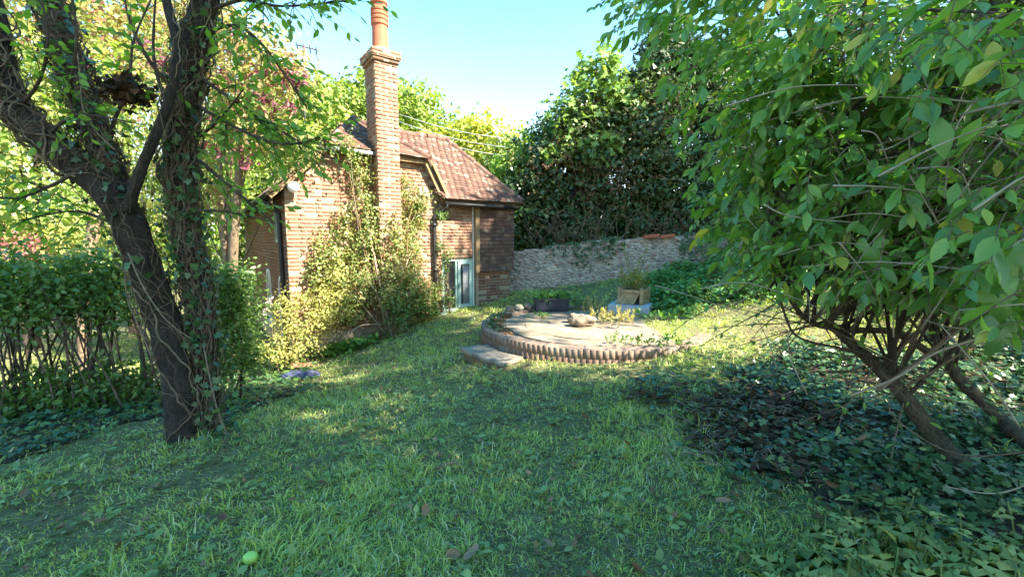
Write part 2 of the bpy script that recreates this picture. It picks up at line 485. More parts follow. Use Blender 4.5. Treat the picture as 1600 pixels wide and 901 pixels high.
def ground_mat():
    t = NT('lawn_soil')
    a = t.noise(1.1, 6); b = t.noise(14, 6)
    c = t.ramp(t.math('ADD', t.math('MULTIPLY', a, .6), t.math('MULTIPLY', b, .4)), [(.36, (.09, .07, .04)), (.48, (.14, .125, .06)), (.58, (.12, .145, .05)), (.7, (.17, .19, .075))])
    t.base(c, .95, .1); t.bump(b, .6, .03)
    return t.m
M['ground'] = ground_mat()

# ------------------------------------------------------------------ foliage helpers
def tpl(verts, tris): return np.array(verts, float), np.array(tris)
QUADW = tpl([(0, 0, 0), (.45, .31, .05), (1, 0, -.08), (.45, -.31, .05)], [(0, 2, 1), (0, 3, 2)])
QUAD = tpl([(0, 0, 0), (.42, .27, .05), (1, 0, -.05), (.42, -.27, .05)], [(0, 2, 1), (0, 3, 2)])
OVAL = tpl([(0, 0, 0), (.5, 0, -.03), (1, 0, -.13), (.22, .17, .03), (.58, .2, .02), (.22, -.17, .03), (.58, -.2, .02)],
           [(0, 1, 3), (3, 1, 4), (1, 2, 4), (0, 5, 1), (5, 6, 1), (6, 2, 1)])
OVAL10 = tpl([(0, 0, 0), (.5, 0, -.03), (1, 0, -.14)] + [(x, s_ * y, z) for s_ in (1, -1) for x, y, z in ((.12, .09, .02), (.3, .185, .035), (.52, .21, .025), (.74, .145, -.02), (.9, .06, -.10))],
              [(0, 1, 3), (3, 1, 4), (4, 1, 5), (5, 1, 6), (1, 2, 6), (6, 2, 7), (0, 8, 1), (8, 9, 1), (9, 10, 1), (10, 11, 1), (1, 11, 2), (11, 12, 2)])
BROAD = tpl([(0, 0, 0), (.5, 0, -.02), (1, 0, -.1), (.18, .26, .03), (.6, .3, .02), (.18, -.26, .03), (.6, -.3, .02)], OVAL[1])
IVY = tpl([(.1, 0, 0), (-.05, .2, .0), (.12, .45, .03), (.38, .26, 0), (.62, .38, .02), (.68, .16, 0), (1, 0, -.06), (.68, -.16, 0), (.62, -.38, .02), (.38, -.26, 0), (.12, -.45, .03), (-.05, -.2, 0)],
          [(0, i + 1, i) if False else (0, i, i + 1) for i in range(1, 11)])
IVYS = tpl([(0, 0, 0), (.05, .42, .02), (.45, .24, 0), (1, 0, -.06), (.45, -.24, 0), (.05, -.42, .02)], [(0, 2, 1), (0, 3, 2), (0, 4, 3), (0, 5, 4)])
def _lobed():
    n = 30; th = np.linspace(-2.75, 2.75, n)
    rr = .34 + .22 * np.abs(np.cos(th * 1.43)) ** 1.5 + .06 * np.cos(th * 10) * (np.abs(th) < 2.4)
    rr *= np.where(np.abs(th) < .5, 1.25, 1)
    x, y = .42 + rr * np.cos(th), rr * np.sin(th)
    rim = [(a, b, -.45 * (a - .3) ** 2 + .12 * math.sin(i * 1.3) * .35 - .3 * b * b) for i, (a, b) in enumerate(zip(x, y))]
    mid = [(.42 + .5 * (a - .42), .5 * b, .035 - .1 * b * b) for a, b, c in rim]
    v = [(.42, 0, -.02)] + mid + rim; t = []
    for i in range(n - 1):
        t += [(0, 1 + i, 2 + i), (1 + i, 1 + n + i, 2 + n + i), (1 + i, 2 + n + i, 2 + i)]
    return tpl(v, t)
LOBED = _lobed()
MAPLE = tpl([(0, 0, 0), (.0, .5, .0), (.35, .25, .03), (.7, .45, 0), (.65, .15, .02), (1, 0, -.08), (.65, -.15, .02), (.7, -.45, 0), (.35, -.25, .03), (0, -.5, 0)],
            [(0, i + 1, i) for i in range(1, 9)])
def _serr():
    v = [(0, 0, 0), (.33, 0, -.03), (.66, 0, -.12), (1.0, 0, -.28)]
    t = []
    for sgn in (1, -1):
        e = [(.0, 0), (.02, .22), (.13, .24), (.12, .36), (.25, .30), (.25, .40), (.37, .29), (.39, .36), (.51, .23), (.54, .29), (.65, .155), (.69, .205), (.79, .09), (.84, .11), (1, 0)]
        b = len(v)
        v += [(x, sgn * y * .82, .25 * y - .28 * x * x + .02 * math.sin(i_ * 3.1)) for i_, (x, y) in enumerate(e)]
        for i in range(len(e) - 1):
            m = 1 if i < 9 else 2
            t.append((m, b + i + 1, b + i) if sgn > 0 else (m, b + i, b + i + 1))
        t.append((1, 2, b + 9)); t.append((0, 1, b + 1))
    return tpl(v, t)
NETTLE = _serr()
SPRAY = tpl([(0, 0, 0), (.3, .16, .02), (1, .05, -.1), (.3, -.16, .02), (.85, .3, -.05), (.85, -.3, -.05)], [(0, 2, 1), (0, 3, 2), (0, 4, 1), (0, 3, 5)])

def unit(a):
    return a / (np.linalg.norm(a, axis=-1, keepdims=True) + 1e-9)
def rvec(n):
    return unit(rng.normal(size=(n, 3)))
def leaf_arrays(Pt, D, N, L, tp, Wd=1.0):
    Pt = np.asarray(Pt, float); n = len(Pt)
    L = np.broadcast_to(np.asarray(L, float), (n,)); Wd = np.broadcast_to(np.asarray(Wd, float), (n,))
    X = unit(D); Z = unit(N - (N * X).sum(-1, keepdims=True) * X); Y = np.cross(Z, X)
    v, t = tp
    Vv = Pt[:, None] + L[:, None, None] * (v[None, :, 0:1] * X[:, None] + (v[None, :, 1:2] * Wd[:, None, None]) * Y[:, None] + v[None, :, 2:3] * Z[:, None])
    T = t[None] + (np.arange(n) * len(v))[:, None, None]
    return Vv.reshape(-1, 3), T.reshape(-1, 3)
def leaf_mesh(name, Pt, D, N, L, tp, mat, Wd=1.0):
    V, T = leaf_arrays(Pt, D, N, L, tp, Wd)
    return np_mesh(name, V, T, mat)
def leaf_mat4(Pt, D, N, L):
    X = unit(D); Z = unit(N - (N * X).sum(-1, keepdims=True) * X); Y = np.cross(Z, X)
    return [mat4(Pt[i], X[i] * L[i], Y[i] * L[i], Z[i] * L[i]) for i in range(len(Pt))]
def crown_points(blobs, nclump, per, spread, shell=.45):
    """clumps of leaves through the outer volume of several ellipsoids: points, outward normals"""
    w = np.array([b[1][0] * b[1][1] * b[1][2] for b in blobs]) ** (2 / 3); w /= w.sum()
    Cs, Os = [], []
    for b, k in zip(blobs, rng.multinomial(nclump, w)):
        d = rvec(k); r = (shell + (1 - shell) * rng.random((k, 1)) ** .6) * (1 + .12 * rng.normal(size=(k, 1)))
        Cs.append(np.array(b[0]) + d * r * np.array(b[1])); Os.append(unit(d / np.array(b[1])))
    C = np.concatenate(Cs); O = np.concatenate(Os)
    sp = spread * (.6 + .8 * rng.random((len(C), 1, 1)))
    g = rng.normal(size=(len(C), per, 3)) * sp * np.array([1, 1, .7])
    return (C[:, None] + g).reshape(-1, 3), unit(np.repeat(O, per, 0) * .5 + unit(g.reshape(-1, 3)) * .5 + np.array([0, 0, .5]) + rng.normal(size=(len(C) * per, 3)) * .45), C
def hang(n, N):
    """leaf pointing direction: along the surface, drooping"""
    d = rvec(n) + np.array([0, 0, -.45]); return unit(d - (d * N).sum(-1, keepdims=True) * N * .8)
def crown(name, blobs, nclump, per, spread, L, tp, mat, parent, shell=.45, kind='stuff', keep=None):
    Pt, N, C = crown_points(blobs, nclump, per, spread, shell)
    if keep is not None:
        m = keep(Pt); Pt, N = Pt[m], N[m]
    Ls = L * (.65 + .7 * rng.random(len(Pt)))
    me = leaf_mesh(name, Pt, hang(len(Pt), N), N, Ls, tp, mat)
    return link_mesh(name, me, parent, kind=kind), C
def trunk_and_limbs(root, base, top, r0, targets, mat, limb_r=.3, n=9, name='trunk'):
    b = np.array(base, float); t = np.array(top, float)
    mid = (b + t) / 2 + rng.normal(size=3) * np.linalg.norm(t - b) * .04
    mb = MB(); path = catmull([b - (0, 0, .3), b, mid, t], 5)
    k = len(path)
    mb.tube(path, [r0 * (1.25 - .75 * i / (k - 1)) for i in range(k)], n, wob=.12, ns=2)
    o = mb.part(name, mat, root, True)
    for q in targets:
        q = np.array(q)
        f = random.uniform(.45, .98); s = path[int(f * (k - 1))]
        m = (s + q) / 2 + (0, 0, .12 * np.linalg.norm(q - s))
        r = r0 * limb_r * (1.2 - .6 * f)
        lb = MB(); pp = catmull([s, m, q], 4)
        lb.tube(pp, list(np.linspace(r, r * .25, len(pp))), 5)
        lb.part('limb', mat, root, True)
    return o

def sprays(starts, dirs, lens, spacing, L, droop=.5, opp=True, bare=.1):
    """leafy twigs: returns twig paths and arrays for their leaves"""
    tw, Pp, Dd, Nn, Ll = [], [], [], [], []
    for s, d, ln in zip(starts, dirs, lens):
        k = 5
        p = np.array(s, float); d = np.array(d, float) / (np.linalg.norm(d) + 1e-9)
        pts = [p]
        for i in range(k):
            d = d + np.array([0, 0, -droop * .12]) + rng.normal(size=3) * .09
            d /= np.linalg.norm(d); p = p + d * ln / k; pts.append(p)
        tw.append(pts)
        nl = max(int(ln / spacing), 2)
        side = np.cross(d, (0, 0, 1.)); side /= (np.linalg.norm(side) + 1e-9)
        for i in range(nl):
            f = bare + (1 - bare) * (i + 1) / nl
            a = min(int(f * k), k - 1); q = pts[a] + (pts[a + 1] - pts[a]) * (f * k - a)
            td = (pts[a + 1] - pts[a]) / (ln / k)
            for sg in ((1, -1) if opp else (1 if i % 2 else -1,)):
                out = td * (.55 + .3 * f) + side * sg * (.9 - .35 * f) + rng.normal(size=3) * .22 + np.array([0, 0, -.28 * droop])
                if i == nl - 1 and sg == 1: out = td + np.array([0, 0, -.2])
                nn = np.array([0, 0, 1.]) + rng.normal(size=3) * .6 - td * .2
                Pp.append(q); Dd.append(out); Nn.append(nn); Ll.append(L * random.uniform(.6, 1.25))
    return tw, np.array(Pp), np.array(Dd), np.array(Nn), np.array(Ll)
def twig_part(name, tw, r, mat, parent, n=3, kind='stuff'):
    mb = MB()
    for t in tw:
        mb.tube(t, list(np.linspace(r, r * .35, len(t))), n, cap=False)
    return mb.part(name, mat, parent, True, kind=kind)

# ================================================================== GROUND
def _axis(a, b, fine):
    c = list(np.arange(a, b + 1e-6, fine)); st = fine
    lo, hi = a, b
    left, right = [], []
    while hi < 900:
        st *= 1.35; hi += st; lo -= st; right.append(hi); left.append(lo)
    return np.array(left[::-1] + c + right)
gx = _axis(-11, 11, .2); gy = _axis(-4, 17, .2)
XX, YY = np.meshgrid(gx, gy); ZZ = H(XX, YY)
nx, ny = len(gx), len(gy)
idx = np.arange(nx * ny).reshape(ny, nx)
Q = np.stack([idx[:-1, :-1], idx[:-1, 1:], idx[1:, 1:], idx[1:, :-1]], -1).reshape(-1, 4)
gm = np_mesh('ground', np.stack([XX, YY, ZZ], -1).reshape(-1, 3), Q, M['ground'], True)
go = link_mesh('ground', gm, kind='structure')

# ================================================================== COTTAGE
W0 = np.array([-4.37, 8.34]); AL = math.radians(54)
WD = np.array([math.sin(AL), math.cos(AL)]); WN = np.array([math.cos(AL), -math.sin(AL)])
S3 = np.array([*WD, 0]); N3 = np.array([*WN, 0]); U3 = np.array([0, 0, 1.])
def hp(s, z, out=0.0):
    q = W0 + (s - .1) * WD + out * WN
    return np.array([q[0], q[1], z])
house = thing('cottage', 'old red brick cottage with half hipped tiled roof and hung tiles behind the lawn', 'house', hp(2.6, -1.1, -2))
PROFILE = [(.1, 2.72), (.93, 3.46), (3.0, 3.44), (3.4, 2.62)]
def wall_top(s):
    if s <= .93: return 2.72 + (s - .1) * .89
    if s <= 3.0: return 3.45
    if s <= 3.4: return 3.44 - (s - 3.0) * 2.05
    return 2.5
def wall_piece(poly, t=.24, out=0.0, mat='mortar', name='wall'):
    mb = MB(); mb.hexa([hp(s, z, out) for s, z in poly], [hp(s, z, out - t) for s, z in poly])
    return mb.part(name, M[mat], house)
BOT = -1.5
wg = wall_piece([(.1, BOT), (3.42, BOT), (3.42, 2.55), (3.0, 3.44), (.93, 3.46), (.1, 2.72)])
wr1 = wall_piece([(3.42, BOT), (4.36, BOT), (4.36, -.14), (3.42, -.14)])
wr2 = wall_piece([(3.42, 1.15), (4.36, 1.15), (4.36, 2.55), (3.42, 2.55)])
wr3 = wall_piece([(4.36, BOT), (5.42, BOT), (5.42, 2.55), (4.36, 2.55)])
# back and side shell
mb = MB(); mb.hexa([hp(.1, BOT, -.24), hp(.34, BOT, -.24), hp(.34, 2.6, -.24), hp(.1, 2.6, -.24)], [hp(.1, BOT, -9.2), hp(.34, BOT, -9.2), hp(.34, 2.6, -9.2), hp(.1, 2.6, -9.2)])
wflank = mb.part('flank_wall', M['mortar'], house)
mb = MB(); mb.hexa([hp(5.18, BOT, -.24), hp(5.42, BOT, -.24), hp(5.42, 2.5, -.24), hp(5.18, 2.5, -.24)], [hp(5.18, BOT, -3.9), hp(5.42, BOT, -3.9), hp(5.42, 2.5, -3.9), hp(5.18, 2.5, -3.9)])
mb.part('side_wall', M['mortar'], house)
mb = MB(); mb.hexa([hp(3.3, BOT, -3.9), hp(5.42, BOT, -3.9), hp(5.42, 2.5, -3.9), hp(3.3, 2.5, -3.9)], [hp(3.3, BOT, -4.1), hp(5.42, BOT, -4.1), hp(5.42, 2.5, -4.1), hp(3.3, 2.5, -4.1)])
mb.part('back_wall', M['mortar'], house)
mb = MB(); mb.hexa([hp(3.3, BOT, -.3), hp(5.1, BOT, -.3), hp(5.1, BOT, -3.8), hp(3.3, BOT, -3.8)], [hp(3.3, -.35, -.3), hp(5.1, -.35, -.3), hp(5.1, -.35, -3.8), hp(3.3, -.35, -3.8)])
mb.part('floor', M['interior'], house)
# rendered plinth band at the foot of the gable
mb = MB(); mb.hexa([hp(.08, BOT, .05), hp(3.42, BOT, .05), hp(3.42, -.34, .05), hp(.08, -.3, .05)], [hp(.08, BOT, .001), hp(3.42, BOT, .001), hp(3.42, -.3, .001), hp(.08, -.27, .001)])
mb.part('plinth', M['plinth'], house)

CH_S0, CH_S1, CH_O0, CH_O1 = 1.80, 2.27, .40, -.22
bricks, old_bricks = [], []
def lay(c, e, w, hgt=.065, dep=.05, old=False, nrm=N3):
    """one brick, its face 5 mm proud of the mortar"""
    j = rng.normal(size=3) * .0016
    m = mat4(np.array(c) + nrm * (.003 - dep / 2 + rng.normal() * .002) + j, e * w, nrm * dep, U3 * (hgt + rng.normal() * .0015))
    (old_bricks if old else bricks).append(m)
def flemish(s0, s1, k, f):
    """course k between s0 and s1: f(centre, width)"""
    x = s0 - (.085 if k % 2 else 0) - rng.random() * .03
    q = k % 2
    while x < s1:
        w = .215 if q % 2 == 0 else .1025
        if rng.random() < .2: w = .215
        a, b = max(x, s0), min(x + w, s1)
        if b - a > .035: f((a + b) / 2, b - a)
        x += w + .011; q += 1
HZ = [-.27 + .0765 * k for k in range(80)]
for k, z in enumerate(HZ):
    if z > 3.4: break
    def f(c, w, z=z):
        if wall_top(c - w / 2) - .03 < z + .04 or wall_top(c + w / 2) - .03 < z + .04: return
        if CH_S0 - .02 < c < CH_S1 + .02: return
        lay(hp(c, z), S3, w)
    flemish(.1, 3.40, k, f)
    def g(c, w, z=z):
        if z > 2.44: return
        lay(hp(c, z), S3, w, old=(z < .7 and c > 4.4))
    if z > 1.17 or z < -.2:
        flemish(3.44, 4.30, k, g)
    if z < .86: flemish(4.44, 5.415, k, g)
# chimney: shaft, corbelled cap, pot
mb = MB(); mb.hexa([hp(CH_S0, BOT, CH_O0), hp(CH_S1, BOT, CH_O0), hp(CH_S1, BOT, CH_O1), hp(CH_S0, BOT, CH_O1)], [hp(CH_S0, 5.2, CH_O0), hp(CH_S1, 5.2, CH_O0), hp(CH_S1, 5.2, CH_O1), hp(CH_S0, 5.2, CH_O1)])
chim = mb.part('chimney_stack', M['mortar'], house)
mb = MB()
for zz, z2, o in ((5.2, 5.27, .035), (5.27, 5.42, .065)):
    mb.hexa([hp(CH_S0 - o, zz, CH_O0 + o), hp(CH_S1 + o, zz, CH_O0 + o), hp(CH_S1 + o, zz, CH_O1 - o), hp(CH_S0 - o, zz, CH_O1 - o)], [hp(CH_S0 - o, z2 - .002, CH_O0 + o), hp(CH_S1 + o, z2 - .002, CH_O0 + o), hp(CH_S1 + o, z2 - .002, CH_O1 - o), hp(CH_S0 - o, z2 - .002, CH_O1 - o)])
mb.part('chimney_cap', M['mortar'], house)
def chim_course(z, o, k):
    for c, w in ([(CH_S0 - o + .108, .213), (CH_S1 + o - .108, .213)] if k % 2 == 0 else [(CH_S0 - o + .054, .105), ((CH_S0 + CH_S1) / 2, .213 + 2 * o - .02 * (o > 0)), (CH_S1 + o - .054, .105)]):
        q = hp(c, z, CH_O0 + o); lay(q, S3, w)
    for sgn, ss in ((-1, CH_S0 - o), (1, CH_S1 + o)):
        y = CH_O0 + o - (.0 if k % 2 else .105)
        while y > CH_O1 - o + .03:
            b = max(y - .213, CH_O1 - o)
            lay(hp(ss, z, (y + b) / 2), N3, y - b, nrm=S3 * sgn, old=False)
            y = b - .011
for k, z in enumerate(HZ):
    if z > 5.17: break
    chim_course(z, 0, k)
for i, (z, o) in enumerate(((5.235, .035), (5.315, .065), (5.385, .065))): chim_course(z, o, i)
pieces(bricks, BOX, 'brick', 'brickwork', house, M['brick'], 300, lambda m: m[2, 3] > .35)
pieces(old_bricks, BOX, 'weathered_brick', 'weathered_brickwork', house, M['brick_old'], 200)
# flank: bricks too small and foreshortened to pick apart, joined
fb = []
for k, z in enumerate(HZ):
    if z > 2.5: break
    x = .1 + (.11 if k % 2 else 0)
    while x < 9:
        w = .215 if rng.random() < .7 else .103
        fb.append(mat4(hp(.1, z, -x - w / 2) - S3 * .012, S3 * .035, N3 * w, U3 * .065)); x += w + .011
pieces(fb, BOX, 'brick', 'flank_brickwork', house, M['brick'], 0)
c0 = hp((CH_S0 + CH_S1) / 2, 5.42, .12)
mb = MB(); mb.lathe(c0 - (0, 0, .01), [(.26, 0), (.24, .05), (.19, .11), (.15, .11)], 16); mb.part('pot_bedding', M['mortar'], house, True)
mb = MB(); mb.lathe(c0, [(.175, .02), (.175, .1), (.165, .12), (.155, .55), (.175, .57), (.178, .63), (.16, .645), (.178, .67), (.178, .715), (.16, .73), (.178, .755), (.178, .80), (.16, .815), (.176, .84), (.176, .885), (.155, .9), (.15, .97), (.17, .985), (.175, 1.03), (.15, 1.06), (.12, 1.06), (.12, .9)], 22)
mb.part('chimney_pot', M['terracotta'], house, False)

# roofs: boarding plus separate plain tiles
def tri_roof(name, pts, n_out):
    n = np.array(n_out); mb = MB(); mb.hexa([p for p in pts], [np.array(p) - n * .05 for p in pts]); return mb.part(name, M['dark_timber'], house)
def tile_plane(o, e, u, span, rows, gauge=.1, width=.168, L=.16):
    """o: lower corner, e: along the eave, u: up the slope; span(v) -> start and end along e"""
    e = unit(np.array(e, float)); u = unit(np.array(u, float)); n = unit(np.cross(e, u))
    out = []
    for r in range(rows):
        v = r * gauge; a, b = span(v)
        x = a - (width / 2 if r % 2 else 0)
        while x < b:
            x0, x1 = max(x, a), min(x + width - .006, b)
            if x1 - x0 > .04:
                tl = .10 + rng.normal() * .012
                uu = unit(u + n * (-tl)); nn = unit(np.cross(e, uu))
                c = o + e * (x0 + x1) / 2 + u * (v + L / 2 - .03 + rng.normal() * .004) + n * (.022 + rng.normal() * .002)
                out.append(mat4(c, e * (x1 - x0) + n * rng.normal() * .004, uu * L, nn * .014))
            x += width
    return out
tiles = []
# wing roof that faces the garden
EO, EZ, RO, RZ = .32, 2.55, -1.9, 4.42
s_hip, s_end = 4.55, 5.62
e0 = hp(3.3, EZ, EO); r0_ = hp(1.7, RZ, RO)
slope = np.array([*(-WN * (EO - RO)), RZ - EZ]); SL = np.linalg.norm(slope); su = slope / SL
def wing_span(v):
    f = v / SL
    return (3.38 - f * 1.75 - 3.3 + (.0), s_end - f * (s_end - s_hip) - 3.3)
tiles += tile_plane(e0, S3, su, wing_span, int(SL / .1))
wn3 = np.cross(S3, su)
tri_roof('wing_roof', [hp(3.36, EZ, EO), hp(s_end, EZ, EO), hp(s_hip, RZ, RO), hp(1.65, RZ, RO)], wn3)
h2 = unit(np.cross(hp(s_hip, RZ, RO) - hp(s_end, EZ, EO), hp(s_end, EZ, -4.1) - hp(s_end, EZ, EO)) * -1)
tri_roof('wing_hip', [hp(s_end, EZ, EO), hp(s_end, EZ, -4.1), hp(s_hip, RZ, RO)], h2 if h2[2] > 0 else -h2)
tri_roof('wing_back_roof', [hp(s_end, EZ, -4.1), hp(1.65, EZ, -4.1), hp(1.65, RZ, RO), hp(s_hip, RZ, RO)], unit(np.array([*(-WN), 1.0])))
# half hip over the gable
HA, HB, HR = hp(.84, 3.47, .2), hp(3.06, 3.42, .2), hp(1.85, 4.40, -1.25)
he = unit(HB - HA); hu = HR - HA; hu = hu - (hu @ he) * he; HL = np.linalg.norm(hu); hu /= HL
ra = (HR - HA) @ he; wid = np.linalg.norm(HB - HA)
tiles += tile_plane(HA, he, hu, lambda v: (ra * v / HL, wid - (wid - ra) * v / HL), int(HL / .1))
tri_roof('half_hip', [HA, HB, HR], np.cross(he, hu))
# left slope of the main roof
LA, LB, LC, LD, LE = hp(-.17, 2.50, .14), hp(.84, 3.47, .2), HR, hp(1.85, 4.40, -9.2), hp(-.17, 2.50, -9.2)
ln = unit(np.cross(LE - LA, LB - LA)); ln = ln if ln[2] > 0 else -ln
tri_roof('left_roof_slope', [LA, LB, LC, LD, LE], ln)
lu = unit(np.cross(ln, -N3)); lu = lu if lu[2] > 0 else -lu
LSL = (LC - LA) @ lu
def left_span(v):
    z = 2.5 + v * lu[2]
    return (0 if z < 3.47 else (z - 3.47) / .93 * 1.4, 9.3)
tiles += tile_plane(LA, -N3, lu, left_span, int(LSL / .1), width=.168)
# right slope
tri_roof('right_roof_slope', [hp(3.46, 2.6, .16), HB, HR, hp(1.85, 4.40, -9.2), hp(3.46, 2.6, -9.2)], unit(np.array([*WD, .9])))
for i in range(7):
    f = (i + .5) / 8
    for q in range(2):
        p = hp(3.44 - .38 * f - q * .17, 2.66 + .78 * f + q * .33 * (q > 0) * 0, .16 - q * .1)
pieces(tiles, BOX, 'roof_tile', 'roof_tiling', house, M['roof_tile'], 300, lambda m: (m[:2, 3] - W0) @ WD > 1.0)
# ridge and hip tiles
def ridge_run(a, b, n, r=.105):
    a = np.array(a); b = np.array(b); out = []
    for i in range(n):
        f0, f1 = i / n, (i + .96) / n
        mb = MB(); p, q = a + (b - a) * f0, a + (b - a) * f1
        j = rng.normal(size=3) * .008
        mb.tube([p + j, q + j + (0, 0, .012)], [r, r * .92], 10)
        mb.part('ridge_tile', M['roof_tile'], house)
ridge_run(hp(1.9, RZ - .02, RO), hp(s_hip, RZ - .02, RO), 9)
ridge_run(hp(s_end - .02, EZ + .02, EO - .02), hp(s_hip, RZ, RO), 13, .09)
ridge_run(HA + (0.02, 0, 0), HR, 9, .085)
ridge_run(HR, hp(1.85, 4.40, -9.2), 26, .1)
ridge_run(HB, HR, 9, .08)
# eaves timbers, bargeboards, gutters and downpipes
def bar(name, a, b, w, t, mat, nrm=None):
    a, b = np.array(a), np.array(b); e = b - a; n = N3 if nrm is None else nrm
    up = np.cross(unit(e), n)
    mb = MB(); mb.box((a + b) / 2, e, n * t, up * w); return mb.part(name, M[mat], house)
bar('bargeboard', hp(3.04, 3.37, .13), hp(3.47, 2.52, .13), .17, .05, 'timber')
bar('bargeboard', hp(3.14, 3.30, .21), hp(3.50, 2.60, .21), .06, .05, 'timber')
bar('bargeboard', hp(-.17, 2.42, .10), hp(.86, 3.38, .10), .11, .04, 'timber')
bar('fascia', hp(3.4, 2.47, .25), hp(5.56, 2.47, .25), .10, .03, 'dark_timber')
bar('fascia', hp(2.3, 3.37, .12), hp(3.1, 3.36, .12), .09, .04, 'timber')
mb = MB(); mb.hexa([hp(3.4, 2.43, .24), hp(5.56, 2.43, .24), hp(5.56, 2.43, 0.001), hp(3.4, 2.43, .001)], [hp(3.4, 2.45, .24), hp(5.56, 2.45, .24), hp(5.56, 2.45, .001), hp(3.4, 2.45, .001)])
mb.part('soffit', M['dark_timber'], house)
mb = MB(); mb.tube([hp(3.38, 2.44, .31), hp(4.5, 2.43, .31), hp(5.3, 2.44, .31)], .042, 8); gut = mb.part('gutter', M['black_metal'], house, True)
mb = MB(); mb.tube([hp(.85, 3.40, .24), hp(1.79, 3.38, .24)], .045, 8); mb.part('gutter', M['lead'], house, True)
mb = MB(); mb.tube([hp(-.2, 2.44, .05), hp(-.2, 2.4, -9.2)], .055, 8); mb.part('gutter', M['black_metal'], house, True)
bar('fascia', hp(-.12, 2.38, 0.0), hp(-.12, 2.38, -9.2), .16, .03, 'dark_timber', S3)
mb = MB(); mb.tube(catmull([hp(3.42, 2.42, .30), hp(3.40, 2.33, .26), hp(3.26, 2.22, .10), hp(3.2, 2.10, .075)], 4) + [hp(3.2, 1.0, .075), hp(3.2, -.25, .075)], .042, 10)
dp = mb.part('downpipe', M['black_metal'], house, True)
for z in (1.95, .9, .1):
    mb = MB(); mb.tube([hp(3.2, z - .035, .075), hp(3.2, z + .035, .075)], .054, 10); mb.part('pipe_collar', M['black_metal'], dp, True)
mb = MB(); mb.tube(catmull([hp(-.2, 2.38, -.30), hp(-.17, 2.28, -.29), hp(.0, 2.16, -.27), hp(.02, 2.05, -.27)], 4) + [hp(.02, .9, -.27), hp(.02, -1.1, -.27)], .045, 10)
mb.part('downpipe', M['black_metal'], house, True)
# corner post and hung tiles
mb = MB(); mb.box(hp(4.37, 1.64, .04), S3 * .11, N3 * .14, U3 * 1.72); mb.part('corner_post', M['timber'], house)
mb = MB(); mb.box(hp(4.285, 1.0, .012), S3 * .02, N3 * .02, U3 * 2.9); mb.part('cable', M['white'], house)
mb = MB(); mb.hexa([hp(4.43, .84, .05), hp(5.45, .84, .05), hp(5.45, 2.44, .05), hp(4.43, 2.44, .05)], [hp(4.43, .84, .003), hp(5.45, .84, .003), hp(5.45, 2.44, .003), hp(4.43, 2.44, .003)])
mb.part('tile_batten_panel', M['dark_timber'], house)
hung = []
for r in range(17):
    z = .80 + r * .098; x = 4.435 - (.085 if r % 2 else 0)
    kick = .05 * max(0, 1 - r / 3) ** 2
    while x < 5.5:
        a, b = max(x, 4.435), min(x + .163, 5.50)
        if b - a > .04:
            uu = unit(U3 - N3 * (.20 + kick * 2 + rng.normal() * .02)); nn = unit(np.cross(S3, uu))
            hung.append(mat4(hp((a + b) / 2, z + .065 + rng.normal() * .003, .075 + kick * .5 + rng.normal() * .002), S3 * (b - a), uu * .135, nn * .02))
        x += .168
pieces(hung, BOX, 'hung_tile', 'tile_hanging', house, M['hung_tile'], 300)
# casement window at the foot of the wing
def frame(name, s0, s1, z0, z1, out, w, d, mat, parent):
    mb = MB()
    for a in ((s0 + w / 2, (z0 + z1) / 2, w, z1 - z0), (s1 - w / 2, (z0 + z1) / 2, w, z1 - z0)):
        mb.box(hp(a[0], a[1], out), S3 * a[2], N3 * d, U3 * a[3])
    for z in (z0 + w / 2, z1 - w / 2):
        mb.box(hp((s0 + s1) / 2, z, out), S3 * (s1 - s0 - 2 * w), N3 * d, U3 * w)
    return mb.part(name, M[mat], parent)
win = frame('window', 3.43, 4.30, -.13, 1.14, -.06, .05, .09, 'teal', house)
mb = MB(); mb.box(hp(3.81, .5, -.06), S3 * .05, N3 * .09, U3 * 1.166); mb.part('mullion', M['teal'], win)
frame('sash', 3.845, 4.245, -.07, 1.08, -.012, .075, .05, 'teal', win)
mb = MB(); mb.box(hp(4.045, .505, -.02), S3 * .246, N3 * .006, U3 * .996); mb.part('pane', M['glass'], win)
mb = MB(); mb.box(hp(3.633, .505, -.06), S3 * .302, N3 * .006, U3 * 1.166); mb.part('pane', M['glass'], win)
mb = MB()
for i in range(9): mb.tube([hp(4.02 + i * .027, -.1, -.046 - .006 * (i % 2)), hp(4.02 + i * .027, 1.12, -.046 - .006 * (i % 2))], .017, 6)
mb.part('curtain', M['curtain'], win, True)
mb = MB(); mb.tube([hp(3.86, .52, .02), hp(3.86, .40, .035)], .01, 6); mb.part('handle', M['black_metal'], win, True)
mb = MB(); mb.hexa([hp(3.32, -.24, .16), hp(4.36, -.20, .16), hp(4.36, -.14, .16), hp(3.32, -.18, .16)], [hp(3.32, -.21, -.0), hp(4.36, -.17, -.0), hp(4.36, -.12, -.0), hp(3.32, -.15, -.0)])
mb.part('sill', M['teal'], win)
bar('lintel', hp(3.40, 1.165, -.02), hp(4.30, 1.165, -.02), .04, .06, 'dark_timber')
# vent and wall lamp on the gable
v0 = frame('vent', 2.88, 3.06, 2.62, 2.78, .015, .03, .03, 'white', house)
for k in range(3):
    mb = MB(); mb.box(hp(2.97, 2.66 + k * .04, .012), S3 * .12, N3 * .012 + U3 * .012, U3 * .022); mb.part('louvre', M['grey_plastic'], v0)
mb = MB(); mb.lathe(hp(.24, 2.60, .16), [(.02, -.105), (.065, -.088), (.1, -.04), (.108, 0), (.1, .04), (.065, .088), (.02, .105)], 16)
lamp = mb.part('wall_lamp', M['light_disc'], house, True)
mb = MB(); mb.tube([hp(.24, 2.60, .02), hp(.24, 2.60, .12)], .03, 8); mb.part('bracket', M['black_metal'], lamp, True)
